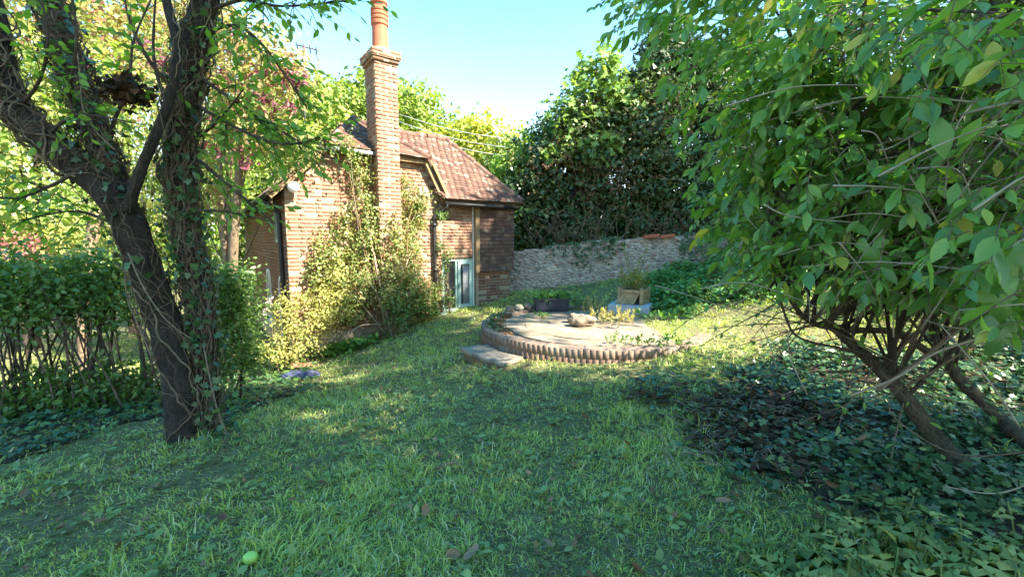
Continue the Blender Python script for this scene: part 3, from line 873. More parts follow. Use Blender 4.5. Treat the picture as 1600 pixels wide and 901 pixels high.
# windows of the flank wall
def flank_window(x, z0, z1, w, arch, mat):
    pts = [(x - w / 2, z0), (x + w / 2, z0)]
    if arch:
        zc = z1 - w / 2
        pts += [(x + w / 2 * math.cos(t), zc + w / 2 * math.sin(t)) for t in np.linspace(0, math.pi, 9)]
    else: pts += [(x + w / 2, z1), (x - w / 2, z1)]
    cx, cz = x, (z0 + z1) / 2
    inn = [(cx + (a - cx) * (1 - .11 / w), cz + (b - cz) * (1 - .13 / (z1 - z0))) for a, b in pts]
    f3 = lambda a, b, o: hp(.1 - o, b, -a)
    mb = MB(); k = len(pts)
    for i in range(k):
        j = (i + 1) % k
        mb.hexa([f3(*pts[i], .05), f3(*pts[j], .05), f3(*inn[j], .05), f3(*inn[i], .05)], [f3(*pts[i], .002), f3(*pts[j], .002), f3(*inn[j], .002), f3(*inn[i], .002)])
    wdw = mb.part('window', M[mat], house)
    mb = MB(); mb.hexa([f3(a, b, .02) for a, b in inn], [f3(a, b, .004) for a, b in inn]); mb.part('pane', M['pane'], wdw)
    mb = MB(); mb.hexa([f3(cx - .025, z0 + .05, .045), f3(cx + .025, z0 + .05, .045), f3(cx + .025, z1 - .05, .045), f3(cx - .025, z1 - .05, .045)], [f3(cx - .025, z0 + .05, .021), f3(cx + .025, z0 + .05, .021), f3(cx + .025, z1 - .05, .021), f3(cx - .025, z1 - .05, .021)])
    mb.part('glazing_bar', M[mat], wdw)
flank_window(.95, 1.55, 2.28, .46, False, 'teal')
flank_window(.85, -.7, .85, .62, True, 'white')
flank_window(2.9, -.5, .9, .75, True, 'white')

# television aerial on the far ridge
ap = hp(1.85, 4.45, -3.4)
ap = P(478, 250, 11.5)
aer = thing('tv_aerial', 'thin television aerial on a tall pale mast above the roof ridge', 'aerial', (ap[0], ap[1], 4.3))
at = P(474.5, 72, 11.5)
mb = MB(); mb.tube([(ap[0], ap[1], 4.2), at], [.036, .028], 6); mb.part('mast', M['aerial'], aer, True)
mb = MB(); mb.tube([at + (-.16, -.06, 0), at + (.3, .12, -.05)], .02, 5); mb.part('boom', M['aerial'], aer, True)
for q in np.linspace(-.14, .27, 4):
    mb = MB(); c = at + np.array([q, q * .4, -.04 - q * .1]); mb.tube([c + (-.04, .10, -.06), c + (.04, -.10, .06)], .014, 4); mb.part('element', M['aerial'], aer, True)
mb = MB(); mb.tube([at + (.2, .05, -.0), at + (.34, .1, -.35)], .011, 4); mb.part('stay', M['aerial'], aer, True)
# overhead wires from the chimney towards the trees
for i, (v0_, v1_) in enumerate(((178, 192), (190, 207), (201, 222))):
    a = P(623, v0_, 13); b = P(860, v1_ + 24, 15)
    pts = [a + (b - a) * t + np.array([0, 0, -.25 * 4 * t * (1 - t)]) for t in np.linspace(0, 1, 12)]
    mb = MB(); mb.tube(pts, .010, 4)
    o = mb.part('overhead_wire', M['lead'], None, True, loc=a)
    tag(o, ['highest', 'middle', 'lowest'][i] + ' of the three overhead wires right of the chimney', 'wire', 'overhead wires behind the cottage')

# ================================================================== FLINT GARDEN WALL
wall_pts = [P(796, 450, 12.2), P(930, 440, 12.3), P(1040, 420, 12.1), P(1180, 400, 11.4), P(1420, 380, 9.6)]
wall_top_px = [(796, 397, 12.2), (860, 387, 12.3), (930, 378, 12.3), (1040, 369, 12.1), (1180, 362, 11.4), (1420, 345, 9.6)]
WT = np.array([P(*q) for q in wall_top_px])
gw_ = thing('garden_wall', 'long flint and brick garden wall behind the circular patio, partly hung with ivy', 'wall', (WT[2][0], WT[2][1], h(WT[2][0], WT[2][1])))
seg = np.concatenate([[0], np.cumsum(np.linalg.norm(np.diff(WT[:, :2], axis=0), axis=1))])
def wat(x):
    p = np.array([np.interp(x, seg, WT[:, k]) for k in range(3)])
    i = min(max(int(np.searchsorted(seg, x)) - 1, 0), len(WT) - 2)
    e = WT[i + 1] - WT[i]; e[2] = 0; e = unit(e)
    return p, e, np.array([e[1], -e[0], 0])
mb = MB(); wx = np.linspace(0, seg[-1], 30)
for a, b in zip(wx[:-1], wx[1:]):
    (p, e, n), (q, e2, n2) = wat(a), wat(b)
    zb = -1.0
    mb.hexa([p - n * .35 + (0, 0, -.02), p, (p[0], p[1], zb), (p[0] - n[0] * .35, p[1] - n[1] * .35, zb)], [q - n2 * .35 + (0, 0, -.02), q, (q[0], q[1], zb), (q[0] - n2[0] * .35, q[1] - n2[1] * .35, zb)])
mb.part('mortar_core', M['wall_mortar'], gw_)
def lump_tpl(seed, sub=2):
    bm = bmesh.new(); bmesh.ops.create_icosphere(bm, subdivisions=sub, radius=.5)
    for v in bm.verts:
        v.co *= 1 + .28 * noise.noise(v.co * 2.3 + Vector((seed, 0, 0)))
    bmesh.ops.triangulate(bm, faces=bm.faces[:])
    r = np.array([v.co for v in bm.verts]), np.array([[v.index for v in f.verts] for f in bm.faces]); bm.free(); return r
LUMP = lump_tpl(3, 1); LUMP2 = lump_tpl(5, 3)
fl = []
x = .05
for row in range(26):
    x = rng.random() * .1
    while x < seg[-1] - 4.2:
        p, e, n = wat(x)
        w = rng.uniform(.07, .17)
        z = p[2] - .07 - row * .085 + rng.normal() * .012
        if z > h(p[0], p[1]) - .05:
            r = rng.normal() * .35
            hh = rng.uniform(.055, .085)
            fl.append(mat4(np.array([p[0], p[1], z]) + n * rng.uniform(-.005, .012), (e * math.cos(r) + U3 * math.sin(r)) * w, n * .09, (U3 * math.cos(r) - e * math.sin(r)) * hh))
        x += w + .02
pieces(fl, LUMP, 'flint', 'flintwork', gw_, M['flint'], 300)
for i in range(46):
    x = i * .215
    p, e, n = wat(x + .1)
    red = False
    pu = 800 + F * p[0] / (p[1] * CP)
    if 1005 < pu < 1052: continue
    if i % 5 == 4 or rng.random() < .15: continue
    mb = MB(); mb.box(p - n * .17 + (0, 0, .01 + rng.normal() * .012), e * .2, n * .42, U3 * .05)
    mb.part('coping_stone', M['flint'], gw_)
for u0, u1 in ((1007, 1031), (1032, 1055)):
    a, b = P(u0, 371, 12.05), P(u1, 368.5, 12.0)
    mb = MB(); c = (a + b) / 2; e = b - a; mb.box(c + (0, .12, .02), e * .97, np.array([-e[1], e[0], 0]) / np.linalg.norm(e) * .40, U3 * .085)
    o = mb.part('coping_tile', M['coping_red'], gw_); o['label'] = 'bright red clay coping tile'

# ================================================================== CIRCULAR PATIO
PC = np.array([1.35, 7.15]); PR = 1.87; PT = .205
pat = thing('circular_patio', 'raised round patio edged with a ring of bricks on end', 'patio', (PC[0], PC[1], -.1))
mb = MB(); mb.lathe((PC[0], PC[1], 0), [(PR - .003, -.6), (PR - .003, PT - .05), (PR - .007, PT - .004), (PR - .03, PT + .005), (PR - .2, PT + .005), (PR - .2, PT - .08), (.01, PT - .08)], 96); mb.part('mortar_bed', M['ring_mortar'], pat)
rb, rb2 = [], []
NB = 148
for i in range(NB):
    for row in (0, 1):
        a = 2 * math.pi * (i + .4 * row) / NB
        er = np.array([math.cos(a), math.sin(a), 0]); et = np.array([-er[1], er[0], 0])
        j = rng.normal() * .004
        zz = (PT - .055 + rng.normal() * .003) if row == 0 else PT - .20
        (rb if row == 0 else rb2).append(mat4(np.array([*PC, 0]) + er * (PR - .1075 + j * .35) + U3 * zz + et * rng.normal() * .001, et * (.0778 if row == 0 else .0775), er * .215, U3 * (.115 if row == 0 else .16)))

pieces(rb, WEDGE, 'brick', 'ring', pat, M['patio_brick'], 300)
pieces(rb2, WEDGE, 'base_brick', 'base_ring', pat, M['ring_brick'], 300)
# paving laid in rings, pieces a little uneven
rad = [.0, .34, .74, 1.13, 1.46, 1.63]
for k in range(5):
    n = (5, 8, 12, 17, 24)[k]
    for i in range(n):
        a0 = 2 * math.pi * (i + .3 * k) / n; a1 = a0 + 2 * math.pi / n
        r0, r1 = rad[k] + .003, rad[k + 1] - .003
        if k == 4: r1 = rad[5]
        g0 = .003 / max(r1, .1)
        aa = np.linspace(a0 + g0, a1 - g0, 4)
        zt = PT - .035 + rng.normal() * .004 - (.02 if k == 4 else 0)
        tx, ty = rng.normal(size=2) * .006
        top = [(PC[0] + r1 * math.cos(t), PC[1] + r1 * math.sin(t), zt + tx * math.cos(t) + ty * math.sin(t)) for t in aa] + [(PC[0] + r0 * math.cos(t), PC[1] + r0 * math.sin(t), zt) for t in aa[::-1]]
        mb = MB(); mb.hexa(top, [(x, y, PT - .1) for x, y, z in top]); mb.part('paving_stone', M['paving'], pat)

st = thing('stone_step', 'curved stone step slab in front of the round brick patio', 'step', (PC[0] - 1.5, PC[1] - 1.4, -.2))
def arc_slab(a0, a1, r0, r1, z0, z1, name, mat, parent, n=12):
    aa = np.radians(np.linspace(a0, a1, n))
    mb = MB()
    for i in range(n - 1):
        pts = [(PC[0] + r * math.cos(t), PC[1] + r * math.sin(t)) for r, t in ((r0, aa[i]), (r1, aa[i]), (r1, aa[i + 1]), (r0, aa[i + 1]))]
        mb.hexa([(*p, z0) for p in pts], [(*p, z1) for p in pts])
    me = mb.mesh(name, M[mat])
    bm = bmesh.new(); bm.from_mesh(me); bmesh.ops.remove_doubles(bm, verts=bm.verts, dist=.0005)
    c = {}
    for f in bm.faces:
        c.setdefault(tuple(sorted(v.index for v in f.verts)), []).append(f)
    bmesh.ops.delete(bm, geom=[f for q in c.values() if len(q) > 1 for f in q], context='FACES_ONLY')
    bmesh.ops.recalc_face_normals(bm, faces=bm.faces)
    sharp = [e for e in bm.edges if len(e.link_faces) == 2 and e.calc_face_angle() > 1]
    bmesh.ops.bevel(bm, geom=sharp, offset=.012, segments=1, affect='EDGES')
    bm.to_mesh(me); bm.free()
    return link_mesh(name, me, parent)
arc_slab(204, 217.4, PR + .02, 2.33, -.03, .03, 'slab', 'slab', st)
arc_slab(217.7, 231, PR + .02, 2.32, -.032, .026, 'slab', 'slab', st)
arc_slab(205, 230, PR + .05, 2.28, -.5, -.033, 'footing', 'brick_old', st)

# black trough planter
def trough():
    c = P(861, 483, 8.55); c[2] = PT - .03
    r = thing('trough_planter', 'long black plastic trough planter at the back of the round patio', 'planter', c)
    a = math.radians(10); ex = np.array([math.cos(a), math.sin(a), 0]); ey = np.array([-ex[1], ex[0], 0])
    L, Wd, Hh = .68, .27, .27
    def ring(l, w, z): return [c + ex * sx * l / 2 + ey * sy * w / 2 + U3 * z for sx, sy in ((-1, -1), (1, -1), (1, 1), (-1, 1))]
    mb = MB()
    o0, o1, i1 = ring(L - .04, Wd - .04, 0), ring(L, Wd, Hh), ring(L - .04, Wd - .04, Hh)
    i0 = ring(L - .08, Wd - .08, Hh - .05)
    for A, B in ((o0, o1), (o1, i1), (i1, i0)):
        for k in range(4):
            j = (k + 1) % 4; mb.poly([A[k], A[j], B[j], B[k]])
    mb.poly(o0); mb.part('body', M['trough'], r)
    mb = MB()
    for k in range(4):
        j = (k + 1) % 4; a_, b_ = o1[k], o1[j]; mb.box((a_ + b_) / 2 - U3 * .015, (b_ - a_) * 1.02, unit(np.cross(b_ - a_, U3)) * .03, U3 * .035)
    mb.part('rim', M['trough'], r)
    for zz in (.04, .205):
        mb = MB(); mb.box(c - ey * (Wd / 2 - .012 + .0 + (zz * .02)) + U3 * zz, ex * (L - .14), ey * .012, U3 * .012); mb.part('moulding', M['trough'], r)
    for sx in (-1, 1):
        mb = MB(); mb.box(c - ey * (Wd / 2 - .012) + ex * sx * (L / 2 - .07) + U3 * .122, ex * .012, ey * .012, U3 * .16); mb.part('moulding', M['trough'], r)
    mb = MB(); mb.poly(ring(L - .07, Wd - .07, Hh - .04)); mb.part('soil', M['soil'], r)
    # low bright plants growing in it
    n = 320
    pt = c + ex * rng.uniform(-.33, .33, (n, 1)) + ey * rng.uniform(-.13, .13, (n, 1)) + U3 * (Hh - .03 + rng.random((n, 1)) * .1)
    me = leaf_mesh('trough_plants', pt, rvec(n) + (0, 0, .4), rvec(n) + (0, 0, 1), .06 + .05 * rng.random(n), BROAD, M['ivy_light'])
    tag(link_mesh('trough_plants', me, None, c + U3 * Hh, None), 'low bright green plants filling the black trough', 'plant')
trough()

# slatted wooden planter on its slab
def planter():
    c = P(987, 474, 8.45); c[2] = PT + .10
    sb = thing('paving_slab', 'blue grey concrete slab under the wooden planter', 'slab', c)
    a = math.radians(-27); ex = np.array([math.cos(a), math.sin(a), 0]); ey = np.array([-ex[1], ex[0], 0])
    mb = MB(); mb.hexa([c + ex * sx * .40 + ey * sy * .36 - U3 * .15 for sx, sy in ((-1, -1), (1, -1), (1, 1), (-1, 1))], [c + ex * sx * .385 + ey * sy * .345 + U3 * .04 for sx, sy in ((-1, -1), (1, -1), (1, 1), (-1, 1))])
    mb.part('slab', M['concrete'], sb)
    b = c + U3 * .045 + ex * .03 + ey * .05
    a = math.radians(-34); ex = np.array([math.cos(a), math.sin(a), 0]); ey = np.array([-ex[1], ex[0], 0])
    r = thing('wooden_planter', 'weathered square wooden planter with upright slats, one side sagging', 'planter', b)
    Wd, Hh = .44, .29
    for sx in (-1, 1):
        for sy in (-1, 1):
            mb = MB(); mb.box(b + ex * sx * Wd / 2 + ey * sy * Wd / 2 + U3 * (Hh + .03) / 2, ex * .055, ey * .055, U3 * (Hh + .03)); mb.part('post', M['planter_wood'], r)
    for k, (n, e) in enumerate(((-ey, ex), (ex, ey), (ey, -ex), (-ex, -ey))):
        mb = MB(); mb.box(b + n * (Wd / 2 + .004) + U3 * (Hh - .035), e * (Wd - .06), n * .035, U3 * .06); mb.part('rail', M['planter_wood'], r)
        mb = MB(); mb.box(b + n * (Wd / 2 + .004) + U3 * .03, e * (Wd - .06), n * .03, U3 * .05)
        if k != 0: mb.part('rail', M['planter_wood'], r)
        for i in range(7):
            x = (i - 3) * .054
            lean = -.10 if k == 0 else 0
            lo = U3 * .005 + e * (x + (lean if k == 0 else 0)) + n * (Wd / 2 + (.05 if k == 0 else -.012))
            hi = U3 * (Hh - .06) + e * x + n * (Wd / 2 - .012)
            d = hi - lo
            mb = MB(); mb.box(b + (lo + hi) / 2, e * .048, n * .016, d * (1 + rng.normal() * .02)); mb.part('slat', M['planter_wood'], r)
    mb = MB(); mb.poly([b + ex * sx * .2 + ey * sy * .2 + U3 * (Hh - .06) for sx, sy in ((-1, -1), (1, -1), (1, 1), (-1, 1))]); mb.part('soil', M['soil'], r)
    # tall loose plant growing in it
    pl = thing('planter_plant', 'tall straggly yellowing plant growing out of the wooden planter', 'plant', b + U3 * Hh)
    S, D, Ln = [], [], []
    for i in range(34):
        S.append(b + ex * rng.uniform(-.18, .18) + ey * rng.uniform(-.18, .18) + U3 * (Hh - .07)); D.append(np.array([rng.normal() * .35, rng.normal() * .35, 1])); Ln.append(rng.uniform(.2, .5))
    for i in range(5):
        S.append(b + ex * rng.uniform(-.1, .05) + U3 * (Hh - .06)); D.append(np.array([rng.normal() * .22 - .12, rng.normal() * .2, 1])); Ln.append(rng.uniform(.65, .95))
    tw, p_, d_, n_, l_ = sprays(S, D, Ln, .06, .07, .1)
    twig_part('stem', tw, .006, M['rose_stem'], pl, 4, None)
    link_mesh('foliage', leaf_mesh('foliage', p_, d_, n_, l_, OVAL, M['rose_leaf']), pl, kind='stuff')
planter()

# stones
def stone(px, py, Y, size, zb, name, label, group=None, mat='stone', seed=0):
    c = P(px, py, Y); c[2] = zb
    bm = bmesh.new(); bmesh.ops.create_icosphere(bm, subdivisions=4, radius=1)
    for v in bm.verts:
        q = v.co.copy(); v.co *= 1 + .30 * noise.noise(q * 1.4 + Vector((seed, 2, 0))) + .10 * noise.noise(q * 5 + Vector((seed, 0, 0)))
        v.co.x *= size[0]; v.co.y *= size[1]; v.co.z *= size[2]
        v.co = v.co + V3(c) + Vector((0, 0, size[2] * .75))
    me = bpy.data.meshes.new(name); bm.to_mesh(me); bm.free(); me.materials.append(M[mat])
    me.polygons.foreach_set('use_smooth', np.ones(len(me.polygons), bool))
    tag(link_mesh(name, me, None, c), label, 'stone', group)
stone(912, 506, 7.05, (.21, .13, .10), PT - .03, 'stone', 'large buff stone lying near the middle of the round patio, nearest the grass', 'loose stones on the patio', seed=1)
stone(897, 500, 7.35, (.12, .11, .09), PT - .03, 'stone', 'smaller buff stone touching the back left of the large one', 'loose stones on the patio', seed=4)
stone(909, 492, 7.62, (.12, .09, .06), PT - .03, 'stone', 'dark mossy stone behind the two buff stones on the patio', 'loose stones on the patio', 'wall_mortar', seed=6)
for i, (u, v, Y, s, lab) in enumerate(((826, 476, 8.55, .09, 'rounded stone on the patio edge beside the black trough'), (811, 478, 8.45, .08, 'mossy stone on the patio edge, second from the black trough'), (797, 481, 8.3, .075, 'grey stone on the patio edge, farthest from the black trough'))):
    stone(u, v, Y, (s * 1.1, s, s * .8), PT, 'stone', lab, 'stones on the patio edge', ('ring_mortar', 'plinth', 'ring_mortar')[i], seed=10 + i)

# sack, board, stick, fruit
def sack():
    c = G(470, 592)
    bm = bmesh.new(); bmesh.ops.create_icosphere(bm, subdivisions=5, radius=1)
    for v in bm.verts:
        q = v.co.copy(); f = 1 + .35 * abs(noise.noise(q * 2.2)) + .18 * abs(noise.noise(q * 6)) - .2
        v.co = Vector((q.x * .33 * f, q.y * .20 * f, max(q.z, -.2) * .11 * f)) + V3(c) + Vector((0, 0, .03))
    me = bpy.data.meshes.new('plastic_sack'); bm.to_mesh(me); bm.free(); me.materials.append(M['sack'])
    tag(link_mesh('plastic_sack', me, None, c), 'crumpled dark blue plastic sack lying at the edge of the ivy', 'sack')
    b = G(474, 579); mb = MB(); e = np.array([.32, .06, .0])
    mb.box(b + (0, 0, .11), e, np.array([-.03, .12, .02]), U3 * .03); tag(mb.part('wooden_board', M['rust_wood'], None, False, b), 'short reddish brown board lying behind the plastic sack', 'board')
sack()
a, b = G(683, 741), G(717, 734)
mb = MB(); mb.tube(catmull([a + (0, 0, .035), (a + b) / 2 + (0.01, .02, .05), b + (0, 0, .04)], 4), .009, 7, wob=.2, ns=20); tag(mb.part('stick', M['twig'], None, True, (a + b) / 2), 'short grey stick lying in the middle of the lawn', 'stick')
c = G(393, 890)
bm = bmesh.new(); bmesh.ops.create_uvsphere(bm, u_segments=18, v_segments=12, radius=.031)
for v in bm.verts: v.co = Vector((v.co.x * 1.2, v.co.y, v.co.z * .95)) + V3(c) + Vector((0, 0, .05))
me = bpy.data.meshes.new('green_fruit'); bm.to_mesh(me); bm.free(); me.materials.append(M['fruit']); me.polygons.foreach_set('use_smooth', np.ones(len(me.polygons), bool))
tag(link_mesh('green_fruit', me, None, c), 'pale green fallen fruit on the grass at the bottom of the picture', 'fruit')

# ================================================================== OLD IVY-CLAD TREE
tb = P(296, 695, 3.6)
tree = thing('ivy_clad_tree', 'old leaning twin-stemmed tree with dark bark and tangled ivy vines on the grass', 'tree', (tb[0], tb[1], h(tb[0], tb[1])))
PXM = 3.6 / F
limbs = {
    'main': [(290, 760, 3.6, 62), (290, 700, 3.6, 52), (285, 640, 3.6, 42), (272, 560, 3.6, 40), (245, 470, 3.57, 39), (212, 380, 3.52, 40), (185, 310, 3.5, 44)],
    'leftlimb': [(185, 315, 3.5, 42), (130, 262, 3.47, 38), (70, 215, 3.43, 33), (25, 170, 3.4, 29), (2, 105, 3.4, 27), (-12, 30, 3.4, 26), (-40, -60, 3.4, 24)],
    'ivylimb': [(185, 315, 3.52, 40), (160, 235, 3.55, 34), (128, 150, 3.6, 29), (100, 70, 3.65, 27), (80, 0, 3.7, 26), (65, -70, 3.7, 24)],
    'branch': [(200, 330, 3.45, 22), (222, 262, 3.4, 17), (250, 195, 3.4, 16), (272, 130, 3.4, 15), (276, 70, 3.42, 15), (262, 10, 3.45, 15), (248, -60, 3.5, 14)],
    'rightstem': [(318, 750, 3.66, 36), (320, 680, 3.68, 30), (322, 590, 3.75, 27), (316, 500, 3.75, 27), (304, 420, 3.75, 30), (288, 340, 3.72, 31), (281, 250, 3.7, 33), (288, 170, 3.7, 32), (298, 90, 3.7, 32), (316, 20, 3.7, 27), (330, -70, 3.7, 25)],
}
LP = {}
for k, pts in limbs.items():
    path = catmull([P(u, v, Y) for u, v, Y, r in pts], 9)
    rr = np.interp(np.linspace(0, len(pts) - 1, len(path)), range(len(pts)), [q[3] * PXM * {'main': .54, 'leftlimb': .56, 'ivylimb': .5, 'branch': .38, 'rightstem': .6}[k] for q in pts])
    LP[k] = (path, rr)
    mb = MB(); mb.tube(path, list(rr), 26, wob=.16, ns=5)
    mb.part('trunk' if k in ('main', 'rightstem') else 'limb', M['bark'], tree, True)
vines, pale_vines = MB(), MB()
def vine(key, f0, f1, turns, r, mbx, off=.010, jit=.25):
    path, rr = LP[key]; n = int(abs(f1 - f0) * len(path)) + 4; a = rng.random() * 6.28; pts = []
    for i in range(n):
        f = f0 + (f1 - f0) * i / (n - 1); x = min(max(f, 0), 1) * (len(path) - 1); k = min(int(x), len(path) - 2); w = x - k
        c = path[k] * (1 - w) + path[k + 1] * w; R = rr[k]
        t = unit(path[k + 1] - path[k]); s = unit(np.cross(t, (0, 1., 0))); q = np.cross(s, t)
        a += turns * 6.28 / n + rng.normal() * jit * .4
        pts.append(c + (s * math.cos(a) + q * math.sin(a)) * (R * 1.02 + off * (.6 + .5 * math.sin(i * .9 + a))))
    mbx.tube(catmull(pts, 2), list(np.linspace(r, r * .55, (n - 1) * 2 + 1)), 4)
for key, n in (('main', 34), ('leftlimb', 52), ('ivylimb', 100), ('rightstem', 110), ('branch', 8)):
    for i in range(n):
        a = rng.random() * .7 if key != 'main' else rng.random() * .75
        vine(key, a, min(a + rng.uniform(.2, .55), 1), rng.normal() * .5, rng.uniform(.002, .0065) if rng.random() < .8 else .010, pale_vines if rng.random() < .4 else vines, rng.choice([.006, .015, .045]))
for key, n in (('main', 30), ('leftlimb', 90), ('ivylimb', 150), ('rightstem', 110)):
    for i in range(n):
        a = rng.random() * .8
        vine(key, a, min(a + rng.uniform(.08, .3), 1), rng.normal() * .8, rng.uniform(.0014, .0035), pale_vines if rng.random() < .5 else vines, rng.uniform(.02, .08), .5)
for pts in ([(318, 540, 3.55), (330, 600, 3.5), (340, 640, 3.48), (352, 670, 3.45), (358, 700, 3.45)], [(195, 430, 3.3), (200, 470, 3.33), (215, 505, 3.35), (238, 560, 3.38)], [(200, 395, 3.3), (225, 450, 3.3), (260, 500, 3.3), (300, 530, 3.4)], [(118, 60, 3.4), (125, 120, 3.36), (130, 170, 3.32), (150, 205, 3.3), (180, 235, 3.28)]):
    pale_vines.tube(catmull([P(*q) for q in pts], 5), .0055, 6)
vines.part('ivy_vines', M['vine'], tree, True, kind='stuff'); pale_vines.part('pale_ivy_vines', M['vine_pale'], tree, True, kind='stuff')
# ivy leaves and dead leaves caught on the stems
def on_limb(key, n, f0, f1, spread):
    path, rr = LP[key]; k = rng.integers(int(f0 * (len(path) - 1)), max(int(f1 * (len(path) - 1)), 1), n)
    Pn = np.array(path)[k]; d = rvec(n); return Pn + d * (rr[k][:, None] * 1.05 + np.abs(rng.normal(size=(n, 1))) * spread), d
def limb_leaves(name, specs, L, tp, mat):
    A, N = [], []
    for key, n, f0, f1, sp in specs:
        p, d = on_limb(key, n, f0, f1, sp); A.append(p); N.append(d)
    A = np.concatenate(A); N = np.concatenate(N); n = len(A)
    link_mesh(name, leaf_mesh(name, A, hang(n, N), N + rng.normal(size=(n, 3)) * .5, L * (.5 + .8 * rng.random(n)), tp, M[mat]), tree, kind='stuff')
limb_leaves('ivy_leaves', [('rightstem', 1200, .06, .6, .06), ('rightstem', 420, .5, 1, .05), ('main', 60, 0, .3, .02), ('ivylimb', 520, .1, 1, .07), ('main', 70, .7, 1, .06), ('leftlimb', 40, 0, .9, .05)], .062, IVY, 'ivy')
limb_leaves('dead_leaves', [('ivylimb', 1500, .1, .85, .06), ('rightstem', 900, .3, .95, .03), ('main', 160, .8, 1, .04)], .04, OVAL, 'old_leaf')
A = P(196, 142, 3.5) + rng.normal(size=(500, 3)) * np.array([.075, .07, .045])
link_mesh('dead_ivy_clump', leaf_mesh('dead_ivy_clump', A, rvec(500), rvec(500), .06, IVYS, M['old_leaf']), tree, kind='stuff')
# thin branches and their leaves
TWB = [[(300, 60, 3.7), (360, 40, 3.6), (400, 60, 3.5), (440, 110, 3.45), (480, 170, 3.5)], [(320, 20, 3.7), (380, 0, 3.6), (440, 10, 3.5), (540, 2, 3.4)], [(290, 230, 3.7), (340, 190, 3.6), (380, 140, 3.5)],
       [(300, 160, 3.7), (370, 200, 3.5), (440, 225, 3.4), (500, 215, 3.4)], [(310, 250, 3.7), (370, 300, 3.6), (430, 350, 3.6)], [(290, 330, 3.7), (350, 330, 3.6), (420, 345, 3.5)],
       [(310, 120, 3.7), (370, 160, 3.6), (430, 200, 3.6), (520, 250, 3.5)], [(150, 230, 3.5), (110, 160, 3.4), (120, 60, 3.3), (108, -30, 3.3)], [(70, 215, 3.4), (120, 180, 3.3), (200, 190, 3.2)],
       [(262, 130, 3.4), (230, 90, 3.3), (205, 40, 3.3), (190, -20, 3.3)], [(160, 235, 3.55), (200, 130, 3.7), (210, 60, 3.8), (250, -30, 3.9)], [(25, 170, 3.4), (60, 130, 3.3), (75, 60, 3.2), (60, -20, 3.2)],
       [(130, 262, 3.4), (80, 290, 3.3), (20, 310, 3.2), (-60, 300, 3.1)], [(200, 360, 3.5), (120, 330, 3.6), (30, 345, 3.6)], [(262, 165, 3.4), (240, 90, 3.45), (245, -30, 3.5)]]
tw0 = [catmull([P(*q) for q in t], 5) for t in TWB]
for t in tw0:
    mb = MB(); mb.tube(t, list(np.linspace(.016, .005, len(t))), 6); mb.part('branch', M['twig_dark'], tree, True)
S, D, Ln = [], [], []
for i in range(430):
    t = tw0[rng.choice(len(tw0), p=np.array([3, 4, 2, 4, 1.0, .8, 4, 1, .7, 1, 1, 1, 1.5, 1.5, .6]) / 27.1)]
    k = rng.integers(int(len(t) * .15), len(t) - 1); S.append(t[k]); D.append(unit(t[k + 1] - t[k]) + rng.normal(size=3) * .8 + (0, 0, .1)); Ln.append(rng.uniform(.12, .42))
tw, p_, d_, n_, l_ = sprays(S, D, Ln, .06, .075, .6, False)
twig_part('twigs', tw, .004, M['twig_dark'], tree)
link_mesh('foliage', leaf_mesh('foliage', p_, d_, n_, l_, OVAL, M['cherry_leaf'], 1.15), tree, kind='stuff')
# ================================================================== TREES AND SHRUBS ON THE LEFT
def simple_tree(name, label, base, top, r0, blobs, nclump, per, spread, L, tp, mat, group=None, barkm='bark', cat='tree', shell=.45, nl=6, keep=None, limbname=None):
    base = np.array([base[0], base[1], h(base[0], base[1])])
    root = thing(name, label, cat, base, group)
    if keep is None:
        _, C = crown('crown', blobs, nclump, per, spread, L, tp, M[mat], root, shell)
    else:
        _, C = crown('crown', blobs, nclump, per, spread, L, tp, M[mat], root, shell, keep=keep)
    trunk_and_limbs(root, base, top, r0, C[rng.choice(len(C), nl, replace=False)], M[barkm])
    return root
# purple plum between the old tree and the cottage
b = P(352, 470, 8.6); simple_tree('plum_tree', 'purple and green leaved plum tree standing between the old ivy-clad tree and the cottage flank', b, P(385, 120, 7.6), .10,
    [(P(395, 130, 7.6), (1.05, .9, .8)), (P(340, 70, 7.8), (1.0, .9, .9)), (P(385, 205, 7.4), (.8, .7, .4)), (P(310, 290, 8.2), (.5, .6, .7)), (P(430, 100, 7.3), (.5, .5, .35))], 420, 18, .16, .09, OVAL, 'plum_leaf', barkm='bark_light', nl=14)
lt = thing('lime_green_tree', 'bright yellow green tree behind the plum tree, reaching over the cottage roof', 'tree', (-6.2, 9.2, h(-6.2, 9.2)))
_, C = crown('crown', [(P(400, 210, 8.4), (1.25, .8, .8)), (P(330, 160, 9.5), (1.4, 1, 1.4)), (P(455, 185, 8.2), (.5, .5, .55)), (P(290, 250, 9.5), (1.2, 1, 1.2)), (P(425, 215, 8.), (.6, .4, .35)), (P(470, 215, 7.6), (.55, .4, .28))], 400, 19, .17, .09, OVAL, M['lime_leaf'], lt)
prp = [(390, 110), (430, 100), (465, 125), (375, 70), (410, 150), (350, 230), (385, 250), (330, 180), (440, 160), (350, 120), (300, 230), (250, 90), (120, 110)]
crown('purple_foliage', [(P(u, v, 7.1), (.26, .2, .16)) for u, v in prp], 75, 14, .08, .085, OVAL, M['purple_leaf'], lt, .1)
trunk_and_limbs(lt, (-6.2, 9.2, h(-6.2, 9.2)), P(330, 190, 9.5), .10, C[rng.choice(len(C), 10)], M['bark_light'])
